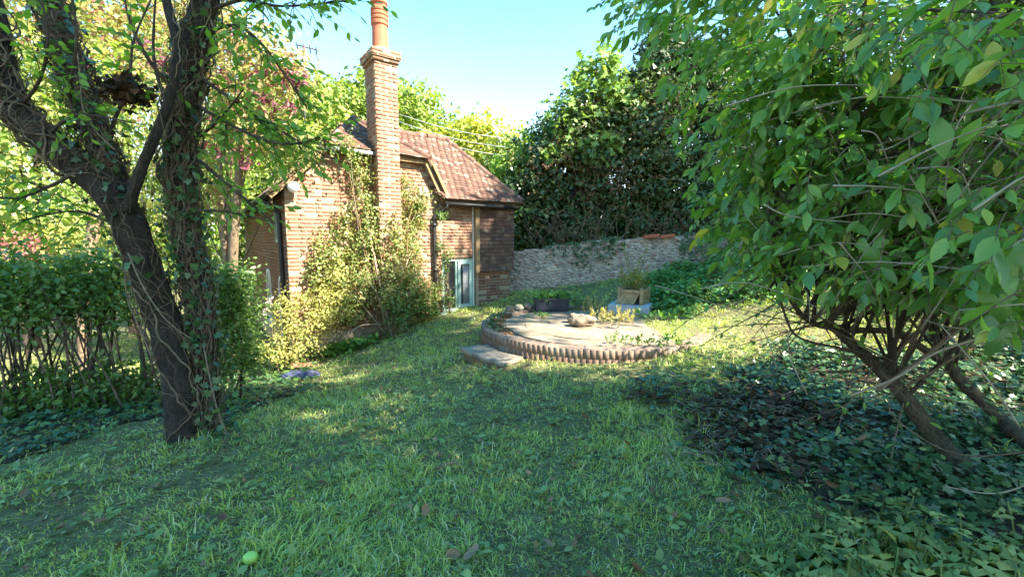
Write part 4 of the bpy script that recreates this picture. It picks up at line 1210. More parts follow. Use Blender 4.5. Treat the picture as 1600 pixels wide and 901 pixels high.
for args in (
    ('garden_tree', 'pale green leaved tree behind the left end of the hedge', P(40, 430, 11), P(60, 200, 11), .13, [(P(60, 290, 10.5), (2.4, 1.2, 1.6)), (P(-60, 200, 11), (2.2, 1.2, 2)), (P(120, 150, 11.5), (1.8, 1.2, 1.6))], 420, 18, .26, .16, QUADW, 'lime_leaf'),
    ('garden_tree', 'pink and green leaved tree seen between the two stems of the old tree', P(200, 430, 13), P(190, 150, 13), .14, [(P(190, 200, 12.5), (2.6, 1.2, 2.2)), (P(110, 60, 13), (2.6, 1.2, 2)), (P(250, 60, 13.5), (2.4, 1.2, 1.8))], 420, 18, .28, .16, QUADW, 'plum_leaf'),
    ('garden_tree', 'light green tree high behind the top left of the old tree', P(-40, 430, 16), P(0, 0, 16), .2, [(P(20, 60, 15.5), (3.6, 1.6, 3.6)), (P(200, 0, 17), (3.4, 1.6, 3)), (P(-120, 180, 15), (3, 1.6, 3))], 480, 18, .36, .22, QUADW, 'wood_leaf'),
    ('garden_tree', 'deep green tree behind the foot of the plum tree', P(290, 430, 14), P(300, 250, 14), .14, [(P(290, 330, 13.5), (1.8, 1.1, 1.6)), (P(330, 250, 14), (1.5, 1.0, 1.4))], 320, 18, .26, .15, OVAL, 'cherry_leaf')):
    simple_tree(*args, group='garden trees beyond the hedge')
b = P(28, 430, 9.5); simple_tree('maple_shrub', 'small bright red leaved maple above the left end of the hedge', b, P(30, 400, 9.5), .05, [(P(30, 385, 9.4), (.55, .4, .28)), (P(60, 398, 9.5), (.3, .3, .18))], 40, 12, .12, .06, IVYS, 'maple_leaf', cat='shrub', nl=4)
b = P(150, 460, 10); simple_tree('russet_shrub', 'brown and gold leaved shrub just above the hedge beside the old tree', b, P(150, 400, 10), .05, [(P(130, 375, 10), (1.3, .6, .5)), (P(230, 350, 10.5), (.9, .6, .7))], 120, 14, .18, .11, OVAL, 'gold_leaf', cat='shrub', nl=5)
# pale tree trunk seen through the hedge
b = P(128, 560, 7.2); pt_ = thing('pale_trunk_tree', 'pale straight trunk seen through the bottom of the hedge', 'tree', (b[0], b[1], h(b[0], b[1])))
mb = MB(); mb.tube(catmull([(b[0], b[1], h(b[0], b[1]) - .2), P(130, 500, 7.2), P(138, 420, 7.2), P(150, 330, 7.3)], 5), .085, 10, wob=.1, ns=3); mb.part('trunk', M['bark_light'], pt_, True)
crown('crown', [(P(160, 310, 7.4), (.7, .6, .45))], 40, 14, .16, .10, OVAL, M['lime_leaf'], pt_)

def hedge(name, label, line, zt, zb, depth, nclump, per, L, mat, stems, low=0, cat='hedge', spread=.13):
    pts = [P(*q) for q in line]; A, B = pts[0], pts[-1]
    base = (A + B) / 2
    root = thing(name, label, cat, (base[0], base[1], h(base[0], base[1])))
    seg_ = np.array(pts)
    t = rng.random(nclump) * (len(pts) - 1); k = t.astype(int); w = (t - k)[:, None]
    c = seg_[k] * (1 - w) + seg_[np.minimum(k + 1, len(pts) - 1)] * w
    g = H(c[:, 0], c[:, 1])
    zz = zb + (zt - zb) * rng.random(nclump) ** .8
    c = np.stack([c[:, 0] + rng.normal(size=nclump) * .1, c[:, 1] + rng.uniform(-depth, depth, nclump), zz], 1)
    lowm = rng.random(nclump) < low
    c[lowm, 2] = g[lowm] + .15 + .3 * rng.random(lowm.sum())
    gs = rng.normal(size=(nclump, per, 3)) * spread
    Pt = (c[:, None] + gs).reshape(-1, 3); N = unit(rng.normal(size=Pt.shape) + np.array([0, -.3, .8]))
    link_mesh('foliage', leaf_mesh('foliage', Pt, hang(len(Pt), N), N, L * (.6 + .8 * rng.random(len(Pt))), OVAL, M[mat], 1.2), root, kind='stuff')
    for i in range(stems):
        q = c[rng.integers(nclump)]; f = rng.normal() * .5
        s = np.array([q[0] + f, q[1] + rng.normal() * .12, 0]); s[2] = h(s[0], s[1]) - .05
        e = np.array([q[0], q[1], zb + (zt - zb) * rng.uniform(.2, .9)]); m = (s + e) / 2 + rng.normal(size=3) * .08
        mb = MB(); r = rng.uniform(.005, .02); pp = catmull([s, m, e], 4); mb.tube(pp, list(np.linspace(r, r * .5, len(pp))), 5)
        mb.part('stem', M['twig_dark' if rng.random() < .6 else 'twig'], root, True)
    return root
hedge('garden_hedge', 'dark green hedge with bare lower stems along the left edge of the garden', [(-420, 450, 4.7), (-100, 450, 4.85), (90, 455, 5.0), (225, 450, 5.3)], 1.36, .62, .3, 760, 20, .07, 'hedge_leaf', 100, .30)
hedge('hedge_bush', 'dense dark green bush between the old tree trunk and the cottage flank', [(340, 470, 5.1), (378, 470, 5.3)], 1.2, .02, .24, 260, 22, .055, 'hedge_leaf', 7, .05, 'bush', .10)
# golden shrub and the low clump before the gable
def wall_shrub():
    c = P(470, 540, 7.95)
    root = thing('golden_shrub', 'sunlit pale golden shrub against the left foot of the gable wall', 'shrub', (c[0], c[1], h(c[0], c[1])))
    crown('foliage', [(P(470, 500, 8.0), (.62, .38, .62)), (P(440, 545, 7.7), (.5, .35, .3)), (P(510, 480, 8.3), (.42, .25, .55)), (P(525, 440, 8.45), (.4, .18, .5))], 330, 16, .09, .05, QUADW, M['gold_leaf'], root, .3)
    for i in range(14):
        q = c + np.array([rng.normal() * .22, rng.normal() * .12, 0]); q[2] = h(q[0], q[1])
        mb = MB(); mb.tube(catmull([q, q + (rng.normal() * .1, 0, .4), q + (rng.normal() * .3, rng.normal() * .1, rng.uniform(.7, 1.2))], 4), .008, 4); mb.part('stem', M['rose_stem'], root, True)
    for u, v in ((418, 474), (415, 484), (421, 468), (414, 492)):
        q = P(u, v, 7.55); A = q + rng.normal(size=(14, 3)) * .018
        link_mesh('flower', leaf_mesh('flower', A, rvec(14), rvec(14), .06, BROAD, M['rose_pink']), root)
    c = P(535, 545, 8.5); lp = thing('leafy_clump', 'low broad leaved green clump on the grass below the brick gable', 'plant', (c[0], c[1], h(c[0], c[1])))
    n = 420; A = np.stack([c[0] + rng.normal(size=n) * .38, c[1] + rng.normal(size=n) * .16, np.zeros(n)], 1); A[:, 2] = H(A[:, 0], A[:, 1]) + .04 + .16 * rng.random(n)
    link_mesh('foliage', leaf_mesh('foliage', A, rvec(n) + (0, 0, .2), rvec(n) * .5 + (0, 0, 1), .11, BROAD, M['ivy_light']), lp, kind='stuff')
wall_shrub()

# climbing rose on the gable
def climbing_rose():
    b = hp(1.86, 0, .55); b[2] = h(b[0], b[1])
    root = thing('climbing_rose', 'tall climbing rose trained over the gable and round the chimney breast', 'climber', b)
    def wb(s, z, out, rs, rz, ro=.14): return (hp(s, z, out), (rs * .8, max(ro, rs * .55), rz))
    blobs = [wb(1.3, .75, .3, .6, .55), wb(1.9, .55, .62, .5, .55, .2), wb(2.45, .45, .35, .5, .5), wb(.95, 1.25, .2, .5, .45), wb(1.5, 1.5, .2, .45, .6), wb(2.05, 1.3, .5, .35, .6),
             wb(2.6, 1.3, .2, .42, .6), wb(2.55, 2.0, .15, .36, .6), wb(2.8, 2.35, .12, .3, .5), wb(1.5, 2.5, .18, .3, .65), wb(1.4, 3.1, .15, .25, .5), wb(1.62, 1.95, .2, .36, .5), wb(2.95, .3, .2, .3, .5),
             wb(1.25, 3.5, .3, .16, .35), wb(1.15, .15, .3, .5, .35), wb(.6, .9, .15, .35, .5), wb(2.05, 1.9, .46, .25, .45), wb(1.1, 1.9, .14, .36, .45), wb(2.45, 2.75, .13, .2, .35), wb(.7, 1.6, .1, .25, .3)]
    _, C = crown('foliage', blobs, 1100, 15, .08, .058, QUADW, M['rose_leaf'], root, .2)
    # darker fuller growth low by the trunk
    crown('lower_foliage', [wb(2.35, .55, .45, .45, .45, .25), wb(2.75, .1, .3, .35, .3), wb(2.0, .05, .7, .4, .3, .2)], 130, 16, .09, .07, OVAL, M['hedge_leaf'], root, .3)
    for i in range(34):
        q = C[rng.integers(len(C))]
        s = b + np.array([rng.normal() * .09, rng.normal() * .05, -.05])
        m = (s + q) / 2 + (rng.normal() * .12, -.08, .25)
        mb = MB(); r = rng.uniform(.006, .018); pp = catmull([s, m, q], 5); mb.tube(pp, list(np.linspace(r, r * .4, len(pp))), 5); mb.part('stem', M['rose_stem'] if i % 3 else M['twig_pale'], root, True)
    mb = MB(); mb.tube(catmull([b + (-.1, -.1, .3), hp(1.2, -.1, .75), hp(.9, -.32, .8)], 5), .012, 5); mb.part('stem', M['twig_pale'], root, True)
    for u, v in ((652, 461), (641, 463)):
        q = P(u, v, 9.35); A = q + rng.normal(size=(20, 3)) * .016
        o = link_mesh('flower', leaf_mesh('flower', A, rvec(20), rvec(20), .065, BROAD, M['rose_orange']), root); o['label'] = 'orange rose flower'
climbing_rose()
def side_climber():
    b = hp(3.5, 0, .2); b[2] = h(b[0], b[1])
    root = thing('wall_climber', 'dark leaved climber between the downpipe and the casement window', 'climber', b)
    _, C = crown('foliage', [(hp(3.38, .7, .14), (.14, .08, .6)), (hp(3.45, .2, .17), (.2, .1, .35)), (hp(3.55, 1.25, .1), (.22, .07, .2)), (hp(3.3, 2.2, .2), (.12, .1, .2)), (hp(3.3, 1.55, .12), (.12, .08, .3))], 80, 14, .055, .055, OVAL, M['hedge_leaf'], root, .2)
    for i in range(12):
        q = C[rng.integers(len(C))]; mb = MB(); pp = catmull([b, (b + q) / 2 + rng.normal(size=3) * .05, q], 4); mb.tube(pp, .006, 4); mb.part('stem', M['twig'], root, True)
side_climber()

# ================================================================== GREENERY BEHIND THE GARDEN WALL
b = P(900, 420, 13.6); ivyt = simple_tree('ivy_covered_tree', 'broad dark tree smothered in ivy directly above the flint wall', b, P(890, 250, 13.8), .2,
    [(P(880, 270, 13.9), (1.9, 1.0, 1.8)), (P(960, 260, 13.6), (1.8, .9, 1.9)), (P(840, 320, 13.9), (1.2, .9, 1.4)), (P(1040, 290, 13.4), (1.4, .9, 1.7)), (P(930, 200, 13.8), (1.7, .9, 1.3)), (P(1000, 190, 13.5), (1.5, .9, 1.3)), (P(900, 360, 13.5), (3.0, .7, .9)), (P(1050, 350, 13.3), (2.0, .6, .9))], 1950, 22, 0.16, .12, IVYS, 'dark_leaf', nl=26, shell=.3)
crown('brown_creeper', [(P(880, 260, 13.2), (1.6, .5, 1.2)), (P(980, 290, 12.9), (1.5, .5, 1.2)), (P(1030, 190, 13), (1.0, .5, .8))], 170, 12, .12, .10, OVAL, M['creeper_leaf'], ivyt, .1)
b = P(1020, 420, 14.4); simple_tree('conifer_tree', 'dark feathery conifer rising behind the ivy-covered tree', b, P(1040, 90, 14.6), .18,
    [(P(1020, 160, 14.4), (1.6, 1, 1.2)), (P(1060, 120, 14.4), (1.5, 1, 1.1)), (P(980, 190, 14.3), (1.5, .9, .9)), (P(1110, 150, 14.4), (1.5, 1, 1.6)), (P(1040, 70, 14.6), (.9, .6, .8)), (P(1130, 260, 13.6), (1.2, .9, 2.0))], 950, 26, .17, .2, SPRAY, 'conifer', nl=18)
b = P(900, 420, 13.2); simple_tree('sycamore_sapling', 'light green sapling with large lobed leaves standing up above the ivy against the sky', b, P(930, 110, 13.3), .05,
    [(P(925, 120, 13.2), (.7, .5, .7)), (P(900, 180, 13.1), (.8, .5, .7)), (P(950, 95, 13.3), (.5, .4, .45)), (P(870, 230, 13.2), (.7, .4, .45)), (P(940, 230, 12.9), (.7, .4, .4)), (P(965, 150, 13.2), (.6, .4, .6))], 130, 9, .17, .19, MAPLE, 'sycamore_leaf', nl=16, barkm='bark_light')
b = P(830, 420, 14); simple_tree('bramble_thicket', 'mixed green and russet thicket over the wall beside the cottage roof', b, P(830, 300, 14.2), .06,
    [(P(815, 265, 14.2), (1.0, .8, .9)), (P(850, 230, 14.4), (1.1, .8, .7)), (P(790, 300, 14.6), (.7, .8, 1.1)), (P(880, 215, 14), (.7, .6, .4)), (P(805, 340, 14), (.8, .6, .9))], 480, 16, .16, .115, OVAL, 'cherry_leaf', cat='thicket', nl=14)
b = P(1080, 400, 12.8); simple_tree('elder_bush', 'dark bush over the wall next to the red coping tiles', b, P(1090, 330, 12.9), .06, [(P(1090, 320, 12.9), (1.0, .6, .8)), (P(1160, 330, 12.2), (1.2, .6, .9)), (P(1060, 250, 13.2), (.8, .5, .7))], 420, 14, .14, .11, OVAL, 'dark_leaf', cat='bush', nl=14)
# brambly bare stems below the ivy
br = thing('bare_bramble', 'tangle of bare brown stems along the top of the flint wall', 'bramble', P(980, 385, 12.6))
mb = MB(); mb2 = MB()
for i in range(110):
    u = rng.uniform(830, 1130); a = P(u, rng.uniform(368, 392) - (u - 830) * .06, 12.75); d = rng.normal() * .5
    q = a + np.array([d, rng.normal() * .12 - .1, rng.uniform(.15, 1.1)]); m = (a + q) / 2 + np.array([rng.normal() * .2, -.05, .18])
    (mb if i % 3 else mb2).tube(catmull([a, m, q], 4), list(np.linspace(.012, .005, 9)), 4)
mb.part('stems', M['twig'], br, True, kind='stuff'); mb2.part('dark_stems', M['rose_stem'], br, True, kind='stuff')
# ivy hanging over the wall face
def wall_ivy(name, label, spans, n):
    A, N = [], []
    for x0, x1, drop in spans:
        m = int(n * (x1 - x0) * drop)
        for i in range(m):
            p, e, nn = wat(rng.uniform(x0, x1)); q = p + nn * rng.uniform(.02, .13) - U3 * (rng.random() ** 1.5 * drop - .08)
            A.append(q); N.append(nn + rng.normal(size=3) * .5 + (0, 0, .3))
    A = np.array(A); N = unit(np.array(N))
    o = link_mesh(name, leaf_mesh(name, A, hang(len(A), N), N, .075 * (.6 + .8 * rng.random(len(A))), IVYS, M['ivy']), None, A.mean(0)); tag(o, label, 'ivy')
wall_ivy('wall_ivy', 'ivy spilling down the middle of the flint wall left of the red coping', [(1.0, 1.9, .35), (1.8, 3.0, .75), (2.8, 3.3, .45)], 260)
wall_ivy('wall_ivy', 'dark ivy hanging on the flint wall right of the red coping tiles', [(4.75, 5.5, 1.0), (5.4, 7.5, .9)], 300)

# ================================================================== DISTANT TREES
for i, (u, v, Y, rx, rz, mat, lab) in enumerate((
        (520, 215, 27, 5.0, 3.6, 'wood_leaf', 'rounded woodland tree behind the chimney, left of it'),
        (620, 215, 29, 4.6, 3.2, 'wood_leaf', 'rounded woodland tree right behind the chimney'),
        (668, 240, 27, 3.6, 2.5, 'wood_leaf', 'woodland tree above the right part of the tiled roof'),
        (440, 200, 26, 4.0, 3.6, 'lime_leaf', 'yellow green woodland tree behind the aerial mast'),
        (565, 170, 32, 5.5, 2.6, 'wood_leaf', 'farthest woodland tree, just topping the skyline by the chimney'),
        (715, 250, 24, 2.2, 2.0, 'yellow_leaf', 'yellow green tree above the right end of the ridge'),
        (765, 245, 19, 1.4, 1.6, 'yellow_leaf', 'bright yellow tree between the roof and the ivy-covered tree'),
        (800, 265, 18, 1.2, 1.5, 'lime_leaf', 'pale tree against the sky just left of the ivy-covered tree'))):
    c = P(u, v, Y)
    simple_tree('woodland_tree', lab, (c[0], c[1]), c, .25, [(c, (rx, rx * .5, rz)), (c + (rx * .5, 0, -rz * .7), (rx * .7, rx * .5, rz)), (c + (-rx * .5, 0, -rz * .6), (rx * .7, rx * .5, rz)), (c + (0, 0, -rz * 1.3), (rx, rx * .5, rz))], int(420 + rx * 90), 15, .09 * rx ** .5 + .2, .012 * Y + .02, QUADW, mat, 'trees beyond the cottage', nl=5)

# ================================================================== BIG SHRUB ON THE RIGHT
def big_shrub():
    b = G(1518, 758); b2 = G(1650, 742)
    root = thing('overhanging_shrub', 'big multi-stemmed green shrub with large pointed leaves overhanging the right side of the lawn', 'shrub', b)
    T = [[b - (0, 0, .2), b, P(1450, 668, 2.85), P(1388, 590, 2.98), P(1335, 540, 3.1), P(1290, 500, 3.2)],
         [b2 - (0, 0, .2), b2, P(1560, 650, 3.1), P(1490, 580, 3.25), P(1455, 500, 3.35), P(1440, 420, 3.4), P(1446, 330, 3.4)],
         [P(1400, 600, 2.95), P(1395, 540, 2.95), P(1430, 470, 2.9), P(1500, 400, 2.8), P(1560, 300, 2.7)],
         [P(1465, 560, 3.3), P(1400, 520, 3.2), P(1330, 515, 3.1), P(1262, 500, 3.0), P(1225, 440, 2.95), P(1200, 330, 2.9)],
         [P(1440, 420, 3.4), P(1380, 330, 3.3), P(1300, 250, 3.2), P(1210, 180, 3.1)],
         [P(1446, 330, 3.4), P(1480, 220, 3.3), P(1470, 90, 3.2), P(1440, -60, 3.2)]]
    R = [(.072, .03), (.052, .025), (.028, .013), (.03, .011), (.028, .011), (.03, .014)]
    nodes = []
    for i, (t, (r0, r1)) in enumerate(zip(T, R)):
        p = catmull(t, 7); mb = MB(); mb.tube(p, list(np.linspace(r0, r1, len(p))), 14 if i < 2 else 8, wob=.14, ns=7)
        mb.part('trunk' if i < 2 else 'limb', M['bark_shrub'], root, True)
        nodes += p[len(p) // 2:]
    nodes = np.array(nodes)
    # long bare branches crossing the open lower part
    for q, r, m in (([(1328, 618, 2.45), (1400, 590, 2.4), (1460, 552, 2.35), (1530, 528, 2.25), (1640, 495, 2.1)], .0075, 'twig_pale'), ([(1370, 610, 2.6), (1460, 545, 2.6), (1520, 490, 2.5), (1545, 440, 2.45)], .016, 'twig'),
                    ([(1210, 430, 2.6), (1226, 490, 2.6), (1250, 528, 2.65), (1320, 545, 2.8), (1380, 560, 2.95)], .009, 'twig_dark'), ([(1410, 600, 2.7), (1390, 640, 2.6), (1450, 690, 2.5), (1520, 712, 2.3), (1640, 700, 2.1)], .0042, 'twig'),
                    ([(1310, 385, 2.3), (1400, 345, 2.2), (1500, 325, 2.1), (1640, 300, 2.0)], .008, 'twig'), ([(1500, 180, 1.6), (1560, 165, 1.5), (1660, 150, 1.4)], .007, 'twig_pale'), ([(1480, 760, 2.2), (1560, 770, 2.1), (1640, 740, 2.0)], .0042, 'twig_pale'),
                    ([(1200, 455, 2.6), (1290, 330, 2.5), (1400, 240, 2.3), (1500, 150, 2.2)], .013, 'twig_dark'), ([(1330, 300, 2.4), (1430, 260, 2.2), (1520, 170, 2.0), (1640, 60, 1.8)], .018, 'twig_dark'), ([(1260, 430, 2.7), (1350, 420, 2.5), (1470, 380, 2.3), (1640, 350, 2.0)], .008, 'twig')):
        p = catmull([P(*z) for z in q], 6); mb = MB(); mb.tube(p, list(np.linspace(r * .7, r, len(p))), 6, wob=.2, ns=14); mb.part('branch', M[m], root, True)
    # boundary of the crown seen from the lawn, and how near its face stands
    def near(u): return np.interp(u, [940, 1050, 1150, 1300, 1450, 1600, 1800], [3.0, 2.75, 2.5, 2.0, 1.55, 1.25, 1.1])
    def low(u): return np.interp(u, [940, 1000, 1045, 1070, 1085, 1130, 1190, 1250, 1350, 1450, 1600, 1800], [40, 75, 150, 250, 340, 400, 438, 455, 455, 455, 520, 560])
    S, D, Ln, br = [], [], [], []
    n = 0
    while n < 150:
        u = rng.uniform(955, 1760); v = rng.uniform(-150, 520)
        if v > low(u) - 25: continue
        Y = near(u) + .25 + rng.random() ** 1.3 * 1.5
        e = P(u, v, Y)
        c = nodes[rng.integers(len(nodes))]
        if np.linalg.norm(e - c) > 2.6: continue
        m = (e + c) / 2 + np.array([0, 0, .18 * np.linalg.norm(e - c)]) + rng.normal(size=3) * .08
        p = catmull([c, m, e], 6); br.append(p); n += 1
        L = np.linalg.norm(e - c)
        for k in range(int(5 + L * 7)):
            f = rng.uniform(.35, 1.0); i = min(int(f * (len(p) - 1)), len(p) - 2)
            t = unit(p[i + 1] - p[i])
            S.append(p[i]); D.append(t * .7 + rng.normal(size=3) * .65 + (-.35, -.05, .05)); Ln.append(rng.uniform(.2, .48))
    # outer fringe facing the lawn
    for i in range(520):
        u = rng.uniform(965, 1330) if i % 3 else rng.uniform(1200, 1760)
        v = rng.uniform(-120, 545)
        if v > low(u) - 12: continue
        S.append(P(u, v, near(u) + rng.uniform(.05, .5))); D.append(np.array([-.7, -.25, -.1]) + rng.normal(size=3) * .5); Ln.append(rng.uniform(.18, .36))
    for p in br[:110]:
        mb = MB(); r = rng.uniform(.008, .016); mb.tube(p, list(np.linspace(r, r * .4, len(p))), 5); mb.part('branch', M['twig_dark' if rng.random() < .7 else 'twig'], root, True)
    # fine pale twigs showing through the outer leaves
    fine = MB()
    for i in range(110):
        u = rng.uniform(1120, 1600); v = rng.uniform(60, 520); Y = near(u) + rng.uniform(.0, .6)
        a_ = P(u, v, Y); d_ = np.array([rng.normal() * .5 + .35, rng.normal() * .3 + .2, rng.normal() * .45 + .25]); d_ /= np.linalg.norm(d_); L = rng.uniform(.2, .6)
        fine.tube(catmull([a_, a_ + d_ * L * .5 + rng.normal(size=3) * .03, a_ + d_ * L + (0, 0, -.04)], 4), list(np.linspace(.0018, .0045, 9)), 4)
    fine.part('fine_twigs', M['twig_pale'], root, True, kind='stuff')
    tw, p_, d_, n_, l_ = sprays(S, D, Ln, .052, .088, 1.3, True)
    q = p_ - np.array([0, 0, CAMZ]); dep = q[:, 1] * CP - q[:, 2] * SP
    uu = 800 + F * q[:, 0] / np.maximum(dep, .1); vv = 450.5 - F * (q[:, 1] * SP + q[:, 2] * CP) / np.maximum(dep, .1)
    keep = (np.linalg.norm(q, axis=1) > .95) & ((vv < low(uu) + 18) | (uu > 1800)) & (dep > .2)
    keep &= ~((uu > 1480) & (uu < 1560) & (vv > 200) & (vv < 300) & (rng.random(len(uu)) < .55))
    keep &= rng.random(len(uu)) < np.where(uu > 1300, .5, .8)
    twig_part('twigs', [t for t in tw if np.linalg.norm(t[-1] - np.array([0, 0, CAMZ])) > .8], .0032, M['twig'], root)
    p_, d_, n_, l_ = p_[keep], d_[keep], n_[keep], l_[keep] * rng.choice([.65, .9, 1.1, 1.45], int(keep.sum()), p=[.25, .35, .28, .12])
    wd_ = 1.1
    mats = leaf_mat4(p_, d_, n_, l_)
    tp = OVAL10
    qq = np.linalg.norm(p_ - np.array([0, 0, CAMZ]), axis=1)
    uu, vv = uu[keep], vv[keep]
    inside = (uu > 0) & (uu < 1600) & (vv > 0) & (vv < 901)
    order = np.argsort(np.where(inside, qq / l_, 1e6))
    me = np_mesh('leaf', tp[0], tp[1], M['shrub_leaf'])
    off = Matrix.Translation(-OFF[root.name])
    for i in order[:300]:
        o = bpy.data.objects.new('leaf', me); COL.objects.link(o); o.parent = root; o.matrix_basis = off @ Matrix(mats[i].tolist())
    r = order[300:]
    link_mesh('foliage', leaf_mesh('foliage', p_[r], d_[r], n_[r], l_[r], tp, M['shrub_leaf']), root, kind='stuff')
    mp = np_mesh('lobed_leaf', LOBED[0], LOBED[1], M['shrub_leaf'], True)
    for u, v, Y, L in ((1572, 470, 1.6, .13), (1585, 520, 1.6, .13), (1530, 440, 1.7, .11), (1598, 440, 1.6, .12), (1592, 400, 1.5, .16), (1380, 395, 2.0, .12)):
        m = leaf_mat4(np.array([P(u - 20, v - 25, Y)]), np.array([[rng.normal() * .4 + .2, -.2, -1.0]]), np.array([[-.3, -1, .45]]) + rng.normal(size=(1, 3)) * .3, [L])[0]
        o = bpy.data.objects.new('lobed_leaf', mp); COL.objects.link(o); o.parent = root; o.matrix_basis = off @ Matrix(m.tolist()); o['label'] = 'large pale lobed leaf'
    # bare twigs under the crown
    S, D, Ln = [], [], []
    for i in range(150):
        S.append(nodes[rng.integers(len(nodes))]); D.append(np.array([rng.normal() * .8 - .1, rng.normal() * .6 - .2, rng.normal() * .55])); Ln.append(rng.uniform(.3, .9))
    tw, p2, d2, n2, l2 = sprays(S, D, Ln, .16, .06, .3, False)
    twig_part('bare_twigs', tw, .006, M['twig'], root, 4)
    link_mesh('sparse_leaves', leaf_mesh('sparse_leaves', p2, d2, n2, l2, tp, M['shrub_leaf']), root, kind='stuff')
    # the crown goes on to the right and over the photographer's shoulder
    crown('outer_crown', [((4.2, 2.9, 2.3), (1.0, .9, .9)), ((4.6, 3.6, 2.4), (1.0, .8, 1.0))], 150, 20, .2, .10, OVAL10, M['shrub_leaf'], root, .3)
big_shrub()

# unseen trees on the right, crowns shaped to shade lawn, wing and garden wall
def shade_tree(label, base, top, r0, blobs, ncl, per, sp, L, mat='hedge_leaf', keep=None):
    simple_tree('tall_shade_tree', label, base, top, r0, blobs, ncl, per, sp, L, QUADW, mat, 'tall trees right of the lawn', nl=9, shell=.3, keep=keep)
def pq(p, q, z): return (.891 * p + .454 * q, -.454 * p + .891 * q, z)
shade_tree('very tall unseen shade tree far to the right of the lawn, outside the picture, nearest the photographer', pq(14, 1, 0), pq(14, 1, 14), .35,
    [(pq(14, .8, 13), (2.9, 2.9, 3.2)), (pq(14.5, 1.4, 17), (2.5, 2.5, 3.0)), (pq(13.5, -.6, 18.5), (2.2, 2.2, 3.0)), (pq(13.5, 2.4, 11), (1.7, 1.7, 2.0)), (pq(14, -2, 14), (2, 2, 3)), (pq(14.5, .5, 21), (2.0, 2.0, 2.2)), (pq(14, 3.6, 14), (1.4, 1.1, 3.2)), (pq(12, 5.6, 7.4), (1.5, 1.3, 1.2)), (pq(12.4, 7.2, 6.9), (1.4, 1.2, 1.0)), (pq(12, 6.6, 16.2), (1.5, 1.5, .85)), (pq(12.4, 5.4, 15.6), (1.0, .8, .6)), (pq(12, 8.6, 13.6), (1.2, 1.0, .9))], 2000, 20, .34, .30, keep=lambda a: ~((np.abs(.454 * a[:, 0] + .891 * a[:, 1] - 3.15) < .8) & (np.abs(a[:, 2] - 15.3) < 1.5)))  # loose masses added to shade patches; leaves cut away to let sun through
shade_tree('very tall unseen shade tree far to the right of the garden wall, outside the picture', pq(8, 11, 0), pq(8, 11, 10), .3,
    [(pq(8, 11, 12.5), (2.4, 2.4, 2.8)), (pq(8, 12.8, 12), (1.9, 1.9, 3.0)), (pq(7.4, 9.6, 10.6), (1.5, 1.3, 2.0)), (pq(8.2, 9.9, 13.4), (1.5, 1.2, 1.9)), (pq(7.6, 13.2, 9.5), (1.8, 1.8, 2.0)), (pq(7.6, 11, 9), (1.7, 1.7, 1.7))], 760, 20, .30, .26)

for lab, c0, rr0 in (('dark bush behind the leaning trunks, nearer the garden wall', (6.3, 6.2, 1.0), (1.5, .8, .9)), ('dark bush at the right edge behind the second leaning trunk', (7.0, 4.6, .95), (1.2, .9, 1.0)), ('dark bush half hidden behind the crown of the overhanging shrub', (6.6, 8.2, 1.6), (1.6, .9, 1.0))):
    simple_tree('laurel_bush', lab, (c0[0], c0[1]), c0, .05, [(c0, rr0)], 260, 14, .14, .11, OVAL, 'hedge_leaf', 'bushes right of the lawn', cat='bush', nl=8, shell=.2)

